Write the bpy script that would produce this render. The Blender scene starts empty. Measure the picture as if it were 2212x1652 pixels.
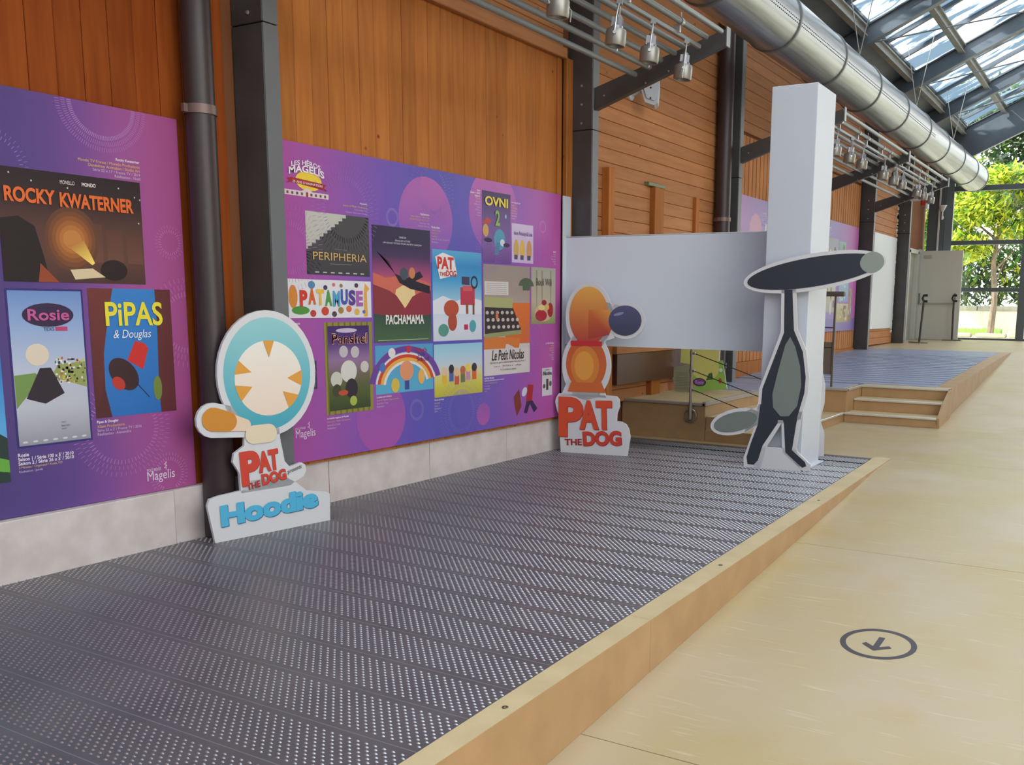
import bpy, math, random
from mathutils import Vector, Matrix
random.seed(7)
S = bpy.context.scene
COL = S.collection
# ------------------------------------------------------------------ camera
cam_d = bpy.data.cameras.new('camera'); cam = bpy.data.objects.new('camera', cam_d); COL.objects.link(cam)
YAW, PITCH, ROLL = 0.51613477, 0.15785631, 0.01150322
F_PX, CX, CY = 2064.48, 1279.75, 984.868
def _cam_rot():
    cy, sy = math.cos(YAW), math.sin(YAW); cp, sp = math.cos(PITCH), math.sin(PITCH); cr, sr = math.cos(ROLL), math.sin(ROLL)
    Rz = Matrix(((cy, sy, 0), (-sy, cy, 0), (0, 0, 1)))
    M = Matrix(((1, 0, 0), (0, 0, -1), (0, 1, 0)))
    Rx = Matrix(((1, 0, 0), (0, cp, -sp), (0, sp, cp)))
    Rr = Matrix(((cr, -sr, 0), (sr, cr, 0), (0, 0, 1)))
    R = Rr @ Rx @ M @ Rz
    return Matrix((R[0], -R[1], -R[2])).transposed()
cam.matrix_world = Matrix.Translation((0, 0, 1.25)) @ _cam_rot().to_4x4()
cam_d.sensor_fit = 'HORIZONTAL'; cam_d.sensor_width = 36.0
cam_d.lens = F_PX / 2212 * 36.0
cam_d.shift_x = (1106 - CX) / 2212; cam_d.shift_y = (CY - 826) / 2212
cam_d.clip_start = 0.05; cam_d.clip_end = 400
S.camera = cam
# ------------------------------------------------------------------ light
S.view_settings.view_transform = 'Standard'; S.view_settings.look = 'None'
S.view_settings.gamma = 1.0; S.view_settings.use_curve_mapping = False
S.view_settings.exposure = 1.78
W = bpy.data.worlds.new('sky'); S.world = W; W.use_nodes = True
nt = W.node_tree; nt.nodes.clear()
o_ = nt.nodes.new('ShaderNodeOutputWorld'); bg = nt.nodes.new('ShaderNodeBackground')
tc = nt.nodes.new('ShaderNodeTexCoord'); sep = nt.nodes.new('ShaderNodeSeparateXYZ'); rmp = nt.nodes.new('ShaderNodeValToRGB')
rmp.color_ramp.elements[0].position = 0.45; rmp.color_ramp.elements[0].color = (0.62, 0.61, 0.58, 1)
rmp.color_ramp.elements[1].position = 0.75; rmp.color_ramp.elements[1].color = (0.97, 0.98, 1.0, 1)
mp = nt.nodes.new('ShaderNodeMath'); mp.operation = 'MULTIPLY_ADD'; mp.inputs[1].default_value = 0.5; mp.inputs[2].default_value = 0.5
nt.links.new(tc.outputs['Generated'], sep.inputs[0]); nt.links.new(sep.outputs['Z'], mp.inputs[0])
nt.links.new(mp.outputs[0], rmp.inputs[0]); nt.links.new(rmp.outputs[0], bg.inputs['Color'])
bg.inputs['Strength'].default_value = 1.25
nt.links.new(bg.outputs[0], o_.inputs[0])
sun_d = bpy.data.lights.new('sun', 'SUN'); sun = bpy.data.objects.new('sun', sun_d); COL.objects.link(sun)
sun_d.energy = 3.2; sun_d.angle = math.radians(2.0); sun_d.color = (1.0, 0.95, 0.86)
sun.rotation_euler = Vector((0.66, 0.42, -0.62)).to_track_quat('-Z', 'Y').to_euler()
try:
    S.cycles.max_bounces = 10; S.cycles.diffuse_bounces = 5; S.cycles.transparent_max_bounces = 16
    S.cycles.caustics_reflective = False; S.cycles.caustics_refractive = False
    S.cycles.sample_clamp_indirect = 4.0
except Exception:
    pass
# ------------------------------------------------------------------ helpers
def lin(c):
    return tuple(((v / 255) / 12.92 if v / 255 <= 0.04045 else ((v / 255 + 0.055) / 1.055) ** 2.4) for v in c)
_mats = {}
def mat(name, rgb, rough=0.6, metal=0.0, spec=None):
    if name in _mats: return _mats[name]
    m = bpy.data.materials.new(name); m.use_nodes = True
    b = m.node_tree.nodes['Principled BSDF']
    b.inputs['Base Color'].default_value = (*lin(rgb), 1); b.inputs['Roughness'].default_value = rough
    b.inputs['Metallic'].default_value = metal
    if spec is not None: b.inputs['Specular IOR Level'].default_value = spec
    _mats[name] = m
    return m
def nodes_of(m):
    return m.node_tree.nodes, m.node_tree.links, m.node_tree.nodes['Principled BSDF']
def noise_mat(name, c1, c2, scale=(1, 1, 1), nscale=5, rough=0.6, metal=0.0, detail=4, lo=0.35, hi=0.65, bump=0.0, rand=0.0):
    """two colours mixed by a noise in object space (stretchable), optional per-object brightness shift and bump"""
    if name in _mats: return _mats[name]
    m = mat(name, c1, rough, metal); n, l, b = nodes_of(m)
    t = n.new('ShaderNodeTexCoord'); mp_ = n.new('ShaderNodeMapping'); nz = n.new('ShaderNodeTexNoise'); cr = n.new('ShaderNodeValToRGB')
    mp_.inputs['Scale'].default_value = scale; nz.inputs['Scale'].default_value = nscale; nz.inputs['Detail'].default_value = detail
    cr.color_ramp.elements[0].position = lo; cr.color_ramp.elements[1].position = hi
    cr.color_ramp.elements[0].color = (*lin(c1), 1); cr.color_ramp.elements[1].color = (*lin(c2), 1)
    if rand:
        oi = n.new('ShaderNodeObjectInfo'); vm = n.new('ShaderNodeVectorMath'); vm.operation = 'SCALE'
        cmb = n.new('ShaderNodeCombineXYZ')
        for i in range(3): l.new(oi.outputs['Random'], cmb.inputs[i])
        vm.inputs['Scale'].default_value = 37.0; l.new(cmb.outputs[0], vm.inputs[0])
        ad = n.new('ShaderNodeVectorMath'); ad.operation = 'ADD'
        l.new(t.outputs['Object'], ad.inputs[0]); l.new(vm.outputs[0], ad.inputs[1]); l.new(ad.outputs[0], mp_.inputs[0])
        hs = n.new('ShaderNodeHueSaturation'); ma = n.new('ShaderNodeMath'); ma.operation = 'MULTIPLY_ADD'
        ma.inputs[1].default_value = rand; ma.inputs[2].default_value = 1 - rand / 2
        l.new(oi.outputs['Random'], ma.inputs[0]); l.new(ma.outputs[0], hs.inputs['Value'])
        l.new(cr.outputs[0], hs.inputs['Color']); l.new(hs.outputs[0], b.inputs['Base Color'])
    else:
        l.new(t.outputs['Object'], mp_.inputs[0]); l.new(cr.outputs[0], b.inputs['Base Color'])
    l.new(mp_.outputs[0], nz.inputs['Vector']); l.new(nz.outputs['Fac'], cr.inputs[0])
    if bump:
        bp = n.new('ShaderNodeBump'); bp.inputs['Strength'].default_value = bump; bp.inputs['Distance'].default_value = 0.01
        l.new(nz.outputs['Fac'], bp.inputs['Height']); l.new(bp.outputs[0], b.inputs['Normal'])
    return m
def tag(o, label=None, cat=None, group=None, kind=None):
    if label: o['label'] = label
    if cat: o['category'] = cat
    if group: o['group'] = group
    if kind: o['kind'] = kind
    return o
def empty(name, loc=(0, 0, 0), label=None, cat=None, group=None, rz=0.0):
    o = bpy.data.objects.new(name, None); COL.objects.link(o); o.location = loc; o.rotation_euler = (0, 0, rz)
    o.empty_display_size = 0.1
    return tag(o, label, cat, group)
def link(name, me, parent=None, loc=(0, 0, 0)):
    o = bpy.data.objects.new(name, me); COL.objects.link(o); o.location = loc
    if parent is not None:
        o.parent = parent; o.matrix_parent_inverse = Matrix.Translation(-wl(parent))   # parts are given in world coordinates
    return o
def wl(o):
    p = Vector(o.location)
    if o.parent is not None: p = p + o.matrix_parent_inverse.translation + wl(o.parent)
    return p
class MB:
    """collects shapes into one mesh"""
    def __init__(s): s.v = []; s.f = []; s.mi = []; s.cur = 0
    def add(s, vs, fs):
        k = len(s.v); s.v += [tuple(p) for p in vs]; s.f += [tuple(i + k for i in f) for f in fs]; s.mi += [s.cur] * len(fs); return s
    def box(s, a, b, ch=0.0):
        x0, y0, z0 = a; x1, y1, z1 = b
        if ch <= 0:
            return s.add([(x0, y0, z0), (x1, y0, z0), (x1, y1, z0), (x0, y1, z0), (x0, y0, z1), (x1, y0, z1), (x1, y1, z1), (x0, y1, z1)],
                         [(0, 3, 2, 1), (4, 5, 6, 7), (0, 1, 5, 4), (1, 2, 6, 5), (2, 3, 7, 6), (3, 0, 4, 7)])
        c = min(ch, (x1 - x0) * .45, (y1 - y0) * .45, (z1 - z0) * .45)
        vs = []
        for X, sx in ((x0, 1), (x1, -1)):
            for Y, sy in ((y0, 1), (y1, -1)):
                for Z, sz in ((z0, 1), (z1, -1)):
                    vs += [(X + sx * c, Y + sy * c, Z), (X + sx * c, Y, Z + sz * c), (X, Y + sy * c, Z + sz * c)]
        def q(i, k): return i * 3 + k
        I = lambda a_, b_, c_: a_ * 4 + b_ * 2 + c_
        fs = []
        for c_ in (0, 1): fs.append([q(I(0, 0, c_), 0), q(I(1, 0, c_), 0), q(I(1, 1, c_), 0), q(I(0, 1, c_), 0)])
        for b_ in (0, 1): fs.append([q(I(0, b_, 0), 1), q(I(1, b_, 0), 1), q(I(1, b_, 1), 1), q(I(0, b_, 1), 1)])
        for a_ in (0, 1): fs.append([q(I(a_, 0, 0), 2), q(I(a_, 1, 0), 2), q(I(a_, 1, 1), 2), q(I(a_, 0, 1), 2)])
        for b_ in (0, 1):
            for c_ in (0, 1): fs.append([q(I(0, b_, c_), 0), q(I(1, b_, c_), 0), q(I(1, b_, c_), 1), q(I(0, b_, c_), 1)])
        for a_ in (0, 1):
            for c_ in (0, 1): fs.append([q(I(a_, 0, c_), 0), q(I(a_, 1, c_), 0), q(I(a_, 1, c_), 2), q(I(a_, 0, c_), 2)])
        for a_ in (0, 1):
            for b_ in (0, 1): fs.append([q(I(a_, b_, 0), 1), q(I(a_, b_, 1), 1), q(I(a_, b_, 1), 2), q(I(a_, b_, 0), 2)])
        for i in range(8): fs.append([q(i, 0), q(i, 1), q(i, 2)])
        return s.add(vs, fs)
    def prism(s, poly, d, cap=True):
        """extrude a 3-D polygon by vector d"""
        n = len(poly); d = Vector(d); p = [Vector(q) for q in poly]
        fs = [tuple(range(n)), tuple(range(2 * n - 1, n - 1, -1))] if cap else []
        fs += [(i, i + n, (i + 1) % n + n, (i + 1) % n) for i in range(n)]
        return s.add(p + [q + d for q in p], fs)
    def tube(s, pts, r, n=8, caps=True):
        pts = [Vector(p) for p in pts]; k = len(pts); rs = r if isinstance(r, (list, tuple)) else [r] * k
        vs = []; fs = []; ref = None
        for i, p in enumerate(pts):
            d = (pts[min(i + 1, k - 1)] - pts[max(i - 1, 0)]).normalized()
            if ref is None:
                ref = Vector((0, 0, 1)) if abs(d.z) < 0.9 else Vector((1, 0, 0))
            a = (ref - d * ref.dot(d)).normalized(); b = d.cross(a); ref = a
            for j in range(n):
                t = 2 * math.pi * j / n; vs.append(p + (a * math.cos(t) + b * math.sin(t)) * rs[i])
        for i in range(k - 1):
            for j in range(n):
                fs.append((i * n + j, i * n + (j + 1) % n, (i + 1) * n + (j + 1) % n, (i + 1) * n + j))
        if caps: fs += [tuple(range(n - 1, -1, -1)), tuple(range((k - 1) * n, k * n))]
        return s.add(vs, fs)
    def lathe(s, prof, c=(0, 0, 0), n=16, axis='z'):
        vs = []; fs = []; c = Vector(c)
        for r, h in prof:
            for j in range(n):
                t = 2 * math.pi * j / n; a, b = r * math.cos(t), r * math.sin(t)
                vs.append(c + (Vector((a, b, h)) if axis == 'z' else Vector((a, h, b)) if axis == 'y' else Vector((h, a, b))))
        for i in range(len(prof) - 1):
            for j in range(n): fs.append((i * n + j, i * n + (j + 1) % n, (i + 1) * n + (j + 1) % n, (i + 1) * n + j))
        return s.add(vs, fs)
    def mesh(s, name, mats, smooth=False):
        me = bpy.data.meshes.new(name); me.from_pydata(s.v, [], s.f)
        for m in (mats if isinstance(mats, (list, tuple)) else [mats]): me.materials.append(m)
        if any(s.mi): me.polygons.foreach_set('material_index', s.mi)
        import bmesh
        bm = bmesh.new(); bm.from_mesh(me); bmesh.ops.recalc_face_normals(bm, faces=bm.faces[:]); bm.to_mesh(me); bm.free()
        if smooth:
            me.polygons.foreach_set('use_smooth', [True] * len(me.polygons))
            try: me.set_sharp_from_angle(angle=math.radians(40))
            except Exception: pass
        me.update(); return me
    def build(s, name, mats, parent=None, smooth=False, loc=(0, 0, 0)):
        return link(name, s.mesh(name, mats, smooth), parent, loc)
def box(name, a, b, m, parent=None, ch=0.0):
    c = [(a[i] + b[i]) / 2 for i in range(3)]
    mb = MB(); mb.box([a[i] - c[i] for i in range(3)], [b[i] - c[i] for i in range(3)], ch)
    return mb.build(name, m, parent, loc=c)
def copy_tree(o, parent=None):
    c = o.copy(); COL.objects.link(c)
    if parent is not None: c.parent = parent
    for ch in list(o.children): copy_tree(ch, c)
    return c
# ---- flat print: coloured shapes laid on a plane given by origin O, unit axes U (reading direction), V (up), N (outwards)
_pm = bpy.data.materials.new('printed_vinyl'); _pm.use_nodes = True
_n, _l, _b = nodes_of(_pm); _at = _n.new('ShaderNodeVertexColor'); _at.layer_name = 'Col'
_l.new(_at.outputs['Color'], _b.inputs['Base Color']); _b.inputs['Roughness'].default_value = 0.42; _b.inputs['Specular IOR Level'].default_value = 0.35
class Art:
    def __init__(s, O, U, V, N, gap=0.0004):
        s.O, s.U, s.V, s.N = Vector(O), Vector(U), Vector(V), Vector(N); s.v = []; s.f = []; s.c = []; s.k = 1; s.gap = gap
    def P(s, u, v, k): return s.O + s.U * u + s.V * v + s.N * (k * s.gap)
    def poly(s, pts, col, cols=None):
        k = len(s.v); s.v += [s.P(u, v, s.k) for u, v in pts]; s.f.append(tuple(range(k, k + len(pts))))
        s.c += [(*lin(c), 1) for c in (cols or [col] * len(pts))]; s.k += 1; return s
    def same(s): s.k -= 1; return s
    def rect(s, u0, v0, u1, v1, col, top=None, right=None):
        if top: cs = [col, col, top, top]
        elif right: cs = [col, right, right, col]
        else: cs = None
        return s.poly([(u0, v0), (u1, v0), (u1, v1), (u0, v1)], col, cs)
    def strips(s, u0, v0, u1, v1, cols, horiz=True):
        n = len(cols) - 1
        for i in range(n):
            if horiz:
                a, b = u0 + (u1 - u0) * i / n, u0 + (u1 - u0) * (i + 1) / n; s.rect(a, v0, b, v1, cols[i], right=cols[i + 1])
            else:
                a, b = v0 + (v1 - v0) * i / n, v0 + (v1 - v0) * (i + 1) / n; s.rect(u0, a, u1, b, cols[i], top=cols[i + 1])
            if i < n - 1: s.k -= 1
        return s
    def ell(s, u, v, ru, rv, col, rot=0, n=24, a0=0, a1=360, clip=None, top=None):
        pts = []
        for i in range(n + (0 if a1 - a0 >= 360 else 1)):
            t = math.radians(a0 + (a1 - a0) * i / n); x, y = ru * math.cos(t), rv * math.sin(t)
            cr, sr = math.cos(math.radians(rot)), math.sin(math.radians(rot))
            p = [u + x * cr - y * sr, v + x * sr + y * cr]
            if clip: p = [min(max(p[0], clip[0]), clip[2]), min(max(p[1], clip[1]), clip[3])]
            pts.append(tuple(p))
        if top:
            lo, hi = min(p[1] for p in pts), max(p[1] for p in pts)
            cs = [tuple(col[j] + (top[j] - col[j]) * (p[1] - lo) / (hi - lo) for j in range(3)) for p in pts]
            return s.poly(pts, col, cs)
        return s.poly(pts, col)
    def arc(s, u, v, r0, r1, col, a0, a1, n=24, sq=1.0):
        pts = []
        for i in range(n + 1):
            t = math.radians(a0 + (a1 - a0) * i / n); pts.append((t, i))
        for i in range(n):
            t0, t1 = pts[i][0], pts[i + 1][0]
            s.poly([(u + r0 * math.cos(t0), v + sq * r0 * math.sin(t0)), (u + r1 * math.cos(t0), v + sq * r1 * math.sin(t0)),
                    (u + r1 * math.cos(t1), v + sq * r1 * math.sin(t1)), (u + r0 * math.cos(t1), v + sq * r0 * math.sin(t1))], col); s.k -= 1
        s.k += 1; return s
    def line(s, pts, w, col):
        for (a, b), (c, d) in zip(pts[:-1], pts[1:]):
            e = Vector((c - a, d - b)); e.normalize(); nx, ny = -e.y * w / 2, e.x * w / 2
            s.poly([(a - nx, b - ny), (c - nx, d - ny), (c + nx, d + ny), (a + nx, b + ny)], col); s.k -= 1
        s.k += 1; return s
    def build(s, name, parent=None):
        me = bpy.data.meshes.new(name)
        org = s.O if parent is None else Vector((0, 0, 0))
        me.from_pydata([p for p in s.v], [], s.f); me.materials.append(_pm)
        ca = me.color_attributes.new('Col', 'FLOAT_COLOR', 'CORNER')
        flat = []
        for p in me.polygons:
            for li in p.loop_indices: flat += s.c[me.loops[li].vertex_index]
        ca.data.foreach_set('color', flat)
        # faces look along N
        if me.polygons:
            flip = [p.index for p in me.polygons if p.normal.dot(s.N) < 0]
            if flip:
                import bmesh
                bm = bmesh.new(); bm.from_mesh(me); bm.faces.ensure_lookup_table()
                bmesh.ops.reverse_faces(bm, faces=[bm.faces[i] for i in flip]); bm.to_mesh(me); bm.free()
        me.update(); return link(name, me, parent)
_tc = {}
def text_shape(txt, bold=0.0, shear=0.0):
    """flat outline of a word, as (verts, faces, width, height) starting at 0,0"""
    key = (txt, bold, shear)
    if key in _tc: return _tc[key]
    cu = bpy.data.curves.new('t', 'FONT'); cu.body = txt; cu.size = 1; cu.offset = bold; cu.shear = shear; cu.resolution_u = 4
    cu.fill_mode = 'FRONT'
    ob = bpy.data.objects.new('t', cu); me = bpy.data.meshes.new_from_object(ob)
    vs = [(v.co.x, v.co.y) for v in me.vertices]; fs = [tuple(p.vertices) for p in me.polygons]
    bpy.data.objects.remove(ob); bpy.data.meshes.remove(me); bpy.data.curves.remove(cu)
    x0 = min(v[0] for v in vs); x1 = max(v[0] for v in vs); y0 = min(v[1] for v in vs); y1 = max(v[1] for v in vs)
    r = ([(v[0] - x0, v[1] - y0) for v in vs], fs, x1 - x0, y1 - y0); _tc[key] = r; return r
class Ink(Art):
    """lettering: each word fits the box it is given"""
    def word(s, txt, u0, v0, w, h, col, bold=0.0, shear=0.0, fit=True, align='l', bend=None, rot=0.0):
        vs, fs, tw, th = text_shape(txt, bold, shear)
        su, sv = (w / tw, h / th) if fit else (h / th, h / th)
        if not fit and su * tw > w: su = w / tw
        off = {'l': 0, 'r': w - su * tw, 'c': (w - su * tw) / 2}[align]
        k = len(s.v); cr, sr = math.cos(math.radians(rot)), math.sin(math.radians(rot))
        for x, y in vs:
            a, b = off + x * su, y * sv
            if bend: b += bend * (1 - ((a - w / 2) / (w / 2)) ** 2)
            s.v.append(s.P(u0 + a * cr - b * sr, v0 + a * sr + b * cr, s.k)); s.c.append((*lin(col), 1))
        s.f += [tuple(i + k for i in f) for f in fs]; return s
UP = (0, 0, 1)
# ------------------------------------------------------------------ materials
M_wood = noise_mat('pine_boards', (168, 100, 48), (188, 120, 60), (6, 6, 0.5), 4, 0.5, detail=5, lo=0.3, hi=0.72, rand=0.22)
M_woodh = noise_mat('pine_boards_lying', (176, 118, 76), (192, 134, 90), (6, 0.5, 6), 4, 0.5, detail=5, lo=0.3, hi=0.72, rand=0.2)
def add_knots(m):
    n, l, b = nodes_of(m); b.inputs['Specular IOR Level'].default_value = 0.12; b.inputs['Roughness'].default_value = 0.6; src = b.inputs['Base Color'].links[0].from_socket
    t = n.new('ShaderNodeTexCoord'); oi = n.new('ShaderNodeObjectInfo'); cmb = n.new('ShaderNodeCombineXYZ'); ad = n.new('ShaderNodeVectorMath'); ad.operation = 'ADD'
    sc = n.new('ShaderNodeVectorMath'); sc.operation = 'SCALE'; sc.inputs['Scale'].default_value = 53
    for i in range(3): l.new(oi.outputs['Random'], cmb.inputs[i])
    l.new(cmb.outputs[0], sc.inputs[0]); l.new(t.outputs['Object'], ad.inputs[0]); l.new(sc.outputs[0], ad.inputs[1])
    vo = n.new('ShaderNodeTexVoronoi'); vo.inputs['Scale'].default_value = 4.2; l.new(ad.outputs[0], vo.inputs['Vector'])
    cr = n.new('ShaderNodeValToRGB'); cr.color_ramp.elements[0].position = 0.02; cr.color_ramp.elements[1].position = 0.075
    cr.color_ramp.elements[0].color = (0.85, 0.85, 0.85, 1); cr.color_ramp.elements[1].color = (0, 0, 0, 1)
    mx = n.new('ShaderNodeMix'); mx.data_type = 'RGBA'; mx.inputs['B'].default_value = (*lin((84, 40, 16)), 1)
    l.new(vo.outputs['Distance'], cr.inputs[0]); l.new(cr.outputs[0], mx.inputs['Factor']); l.new(src, mx.inputs['A']); l.new(mx.outputs['Result'], b.inputs['Base Color'])
M_slat = noise_mat('pine_slats', (188, 124, 74), (206, 142, 90), (6, 6, 0.5), 4, 0.5, detail=5, lo=0.3, hi=0.72, rand=0.2)
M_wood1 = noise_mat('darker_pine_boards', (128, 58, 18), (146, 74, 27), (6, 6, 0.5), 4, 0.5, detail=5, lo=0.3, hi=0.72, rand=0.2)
add_knots(M_wood); add_knots(M_woodh); add_knots(M_wood1); add_knots(M_slat)
M_steel = noise_mat('dark_grey_paint', (72, 71, 72), (80, 79, 80), (1, 1, 1), 6, 0.42)
M_steel_lit = mat('lit_side_grey', (104, 106, 110), 0.45)
M_pipe = mat('brown_drainpipe', (58, 46, 47), 0.4)
M_conc = noise_mat('pale_concrete', (200, 188, 184), (214, 204, 201), (1, 1, 1), 7, 0.8, bump=0.1)
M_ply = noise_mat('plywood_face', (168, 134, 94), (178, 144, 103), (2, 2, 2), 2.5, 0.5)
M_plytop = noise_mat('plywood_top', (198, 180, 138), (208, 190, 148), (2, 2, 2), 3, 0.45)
M_deck = noise_mat('grey_deck_paint', (96, 93, 98), (106, 103, 107), (1, 1, 1), 3, 0.38)
M_deck.node_tree.nodes['Principled BSDF'].inputs['Metallic'].default_value = 0.25
M_stud = mat('bright_stud_metal', (196, 196, 200), 0.32, 0.85)  # bright metal, lighter than the plank paint
M_deck2 = noise_mat('blue_grey_deck', (150, 160, 186), (160, 170, 194), (1, 3, 1), 4, 0.4)
M_alu = mat('aluminium', (196, 198, 198), 0.35, 0.7)
M_white = mat('white_paint', (202, 209, 220), 0.5)
M_board = mat('white_foam_board', (212, 213, 216), 0.5)
M_black = mat('black_plastic', (30, 30, 32), 0.45)
M_spot = mat('silver_lamp_can', (158, 156, 150), 0.36, 0.6)
M_tube = mat('galvanised_tube', (140, 145, 146), 0.42, 0.45)
M_doorw = mat('pale_grey_door', (202, 204, 198), 0.5)
M_roof = noise_mat('roof_steel', (84, 95, 106), (96, 107, 118), (1, 1, 1), 3, 0.45)
M_purl = noise_mat('roof_purlin', (132, 137, 137), (150, 154, 152), (1, 1, 1), 5, 0.5)
M_stone = noise_mat('rendered_stone', (232, 226, 216), (214, 206, 194), (1, 1, 1), 6, 0.8)
M_ring = mat('dark_vinyl', (62, 58, 66), 0.5)
def duct_material():
    m = mat('galvanised_duct', (196, 198, 196), 0.3, 0.8); n, l, b = nodes_of(m)
    t = n.new('ShaderNodeTexCoord'); mp_ = n.new('ShaderNodeMapping'); mp_.inputs['Scale'].default_value = (14, 0.35, 14)
    nz = n.new('ShaderNodeTexNoise'); nz.inputs['Scale'].default_value = 2.2; nz.inputs['Detail'].default_value = 5
    cr = n.new('ShaderNodeValToRGB'); cr.color_ramp.elements[0].position = 0.3; cr.color_ramp.elements[1].position = 0.7
    cr.color_ramp.elements[0].color = (*lin((122, 127, 128)), 1); cr.color_ramp.elements[1].color = (*lin((168, 172, 173)), 1)
    l.new(t.outputs['Object'], mp_.inputs[0]); l.new(mp_.outputs[0], nz.inputs['Vector']); l.new(nz.outputs['Fac'], cr.inputs[0]); l.new(cr.outputs[0], b.inputs['Base Color'])
    mr = n.new('ShaderNodeMapRange'); mr.inputs['To Min'].default_value = 0.22; mr.inputs['To Max'].default_value = 0.42
    l.new(nz.outputs['Fac'], mr.inputs['Value']); l.new(mr.outputs[0], b.inputs['Roughness'])
    return m
M_duct = duct_material()
def floor_material():
    m = mat('polished_concrete', (190, 172, 132), 0.3); n, l, b = nodes_of(m)
    geo = n.new('ShaderNodeNewGeometry')
    def noise(scale, ns, det):
        mp_ = n.new('ShaderNodeMapping'); mp_.inputs['Scale'].default_value = scale; nz = n.new('ShaderNodeTexNoise')
        nz.inputs['Scale'].default_value = ns; nz.inputs['Detail'].default_value = det
        l.new(geo.outputs['Position'], mp_.inputs[0]); l.new(mp_.outputs[0], nz.inputs['Vector']); return nz.outputs['Fac']
    def ramp(f, a, b_, c1, c2):
        cr = n.new('ShaderNodeValToRGB'); cr.color_ramp.elements[0].position = a; cr.color_ramp.elements[1].position = b_
        cr.color_ramp.elements[0].color = c1; cr.color_ramp.elements[1].color = c2; l.new(f, cr.inputs[0]); return cr.outputs[0]
    base = ramp(noise((1, 1, 1), 1.1, 5), 0.35, 0.66, (*lin((184, 166, 120)), 1), (*lin((190, 174, 146)), 1))
    st = ramp(noise((1, 1, 1), 2.3, 4), 0.58, 0.72, (0, 0, 0, 1), (0.5, 0.5, 0.5, 1))
    mx = n.new('ShaderNodeMix'); mx.data_type = 'RGBA'; mx.inputs['B'].default_value = (*lin((184, 156, 100)), 1)
    l.new(st, mx.inputs['Factor']); l.new(base, mx.inputs['A'])
    sk = ramp(noise((2.2, 22, 1), 2.0, 4), 0.62, 0.76, (0, 0, 0, 1), (0.6, 0.6, 0.6, 1))
    m2 = n.new('ShaderNodeMix'); m2.data_type = 'RGBA'; m2.inputs['B'].default_value = (*lin((212, 200, 176)), 1)
    l.new(sk, m2.inputs['Factor']); l.new(mx.outputs['Result'], m2.inputs['A']); l.new(m2.outputs['Result'], b.inputs['Base Color'])
    mr = n.new('ShaderNodeMapRange'); mr.inputs['To Min'].default_value = 0.26; mr.inputs['To Max'].default_value = 0.46
    l.new(noise((1, 1, 1), 3.0, 4), mr.inputs['Value']); l.new(mr.outputs[0], b.inputs['Roughness'])
    return m
M_floor = floor_material()
def glass_material(name, tint, gloss, film=0.0, film_c=(150, 165, 175)):
    m = bpy.data.materials.new(name); m.use_nodes = True; n, l = m.node_tree.nodes, m.node_tree.links; n.clear()
    out = n.new('ShaderNodeOutputMaterial'); tr = n.new('ShaderNodeBsdfTransparent'); gl = n.new('ShaderNodeBsdfGlossy'); mx = n.new('ShaderNodeMixShader')
    tr.inputs[0].default_value = (*tint, 1); gl.inputs['Roughness'].default_value = 0.03; mx.inputs[0].default_value = gloss
    l.new(tr.outputs[0], mx.inputs[1]); l.new(gl.outputs[0], mx.inputs[2])
    if film:
        # patchy translucent grey-blue film over the panes
        t = n.new('ShaderNodeTexCoord'); mp_ = n.new('ShaderNodeMapping'); mp_.inputs['Scale'].default_value = (0.5, 1.6, 0.5)
        nz = n.new('ShaderNodeTexNoise'); nz.inputs['Scale'].default_value = 1.6; nz.inputs['Detail'].default_value = 6; nz.inputs['Distortion'].default_value = 1.2
        oi = n.new('ShaderNodeObjectInfo'); ad = n.new('ShaderNodeVectorMath'); ad.operation = 'ADD'; cmb = n.new('ShaderNodeCombineXYZ')
        sc = n.new('ShaderNodeVectorMath'); sc.operation = 'SCALE'; sc.inputs['Scale'].default_value = 31
        for i in range(3): l.new(oi.outputs['Random'], cmb.inputs[i])
        l.new(cmb.outputs[0], sc.inputs[0]); l.new(t.outputs['Object'], ad.inputs[0]); l.new(sc.outputs[0], ad.inputs[1]); l.new(ad.outputs[0], mp_.inputs[0])
        cr = n.new('ShaderNodeValToRGB'); cr.color_ramp.elements[0].position = 0.47; cr.color_ramp.elements[1].position = 0.53
        cr.color_ramp.elements[0].color = (film, film, film, 1); cr.color_ramp.elements[1].color = (0.05, 0.05, 0.05, 1)
        l.new(mp_.outputs[0], nz.inputs['Vector']); l.new(nz.outputs['Fac'], cr.inputs[0])
        tl = n.new('ShaderNodeBsdfTranslucent'); tl.inputs[0].default_value = (*lin(film_c), 1); m3 = n.new('ShaderNodeMixShader')
        l.new(cr.outputs[0], m3.inputs[0]); l.new(mx.outputs[0], m3.inputs[1]); l.new(tl.outputs[0], m3.inputs[2]); l.new(m3.outputs[0], out.inputs[0])
    else:
        l.new(mx.outputs[0], out.inputs[0])
    return m
M_glass = glass_material('clear_pane', (0.93, 0.96, 0.95), 0.06)
M_rglass = glass_material('roof_pane', (0.93, 0.95, 0.96), 0.05, 0.92, (112, 128, 140))
# ------------------------------------------------------------------ levels
WX = -4.31                                   # face of the boarding on the left wall
POSTS = [3.70, 7.153, 10.49, 13.75, 16.78, 19.65]
def zf(y):                                    # hall floor: ramp, landing, ramp, upper level
    if y < 7.5: return -0.05 * (7.5 - y)
    if y < 10.44: return 0.0
    if y < 17.5: return 0.526 * (y - 10.44) / 7.06
    return 0.526 + 0.0105 * (y - 17.5)
def zu(y):                                    # upper stage
    if y < 11.1: return 0.346 + (y - 8.19) * 0.0065
    if y < 16: return 0.365 + (y - 11.1) * 0.145 / 4.9
    return 0.510 + 0.0105 * (y - 16)
def cin(y): return -1.585 - 0.0328 * y        # kerb of the near platform, inner and outer edge
def cout(y): return -1.515 - 0.0248 * y
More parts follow.
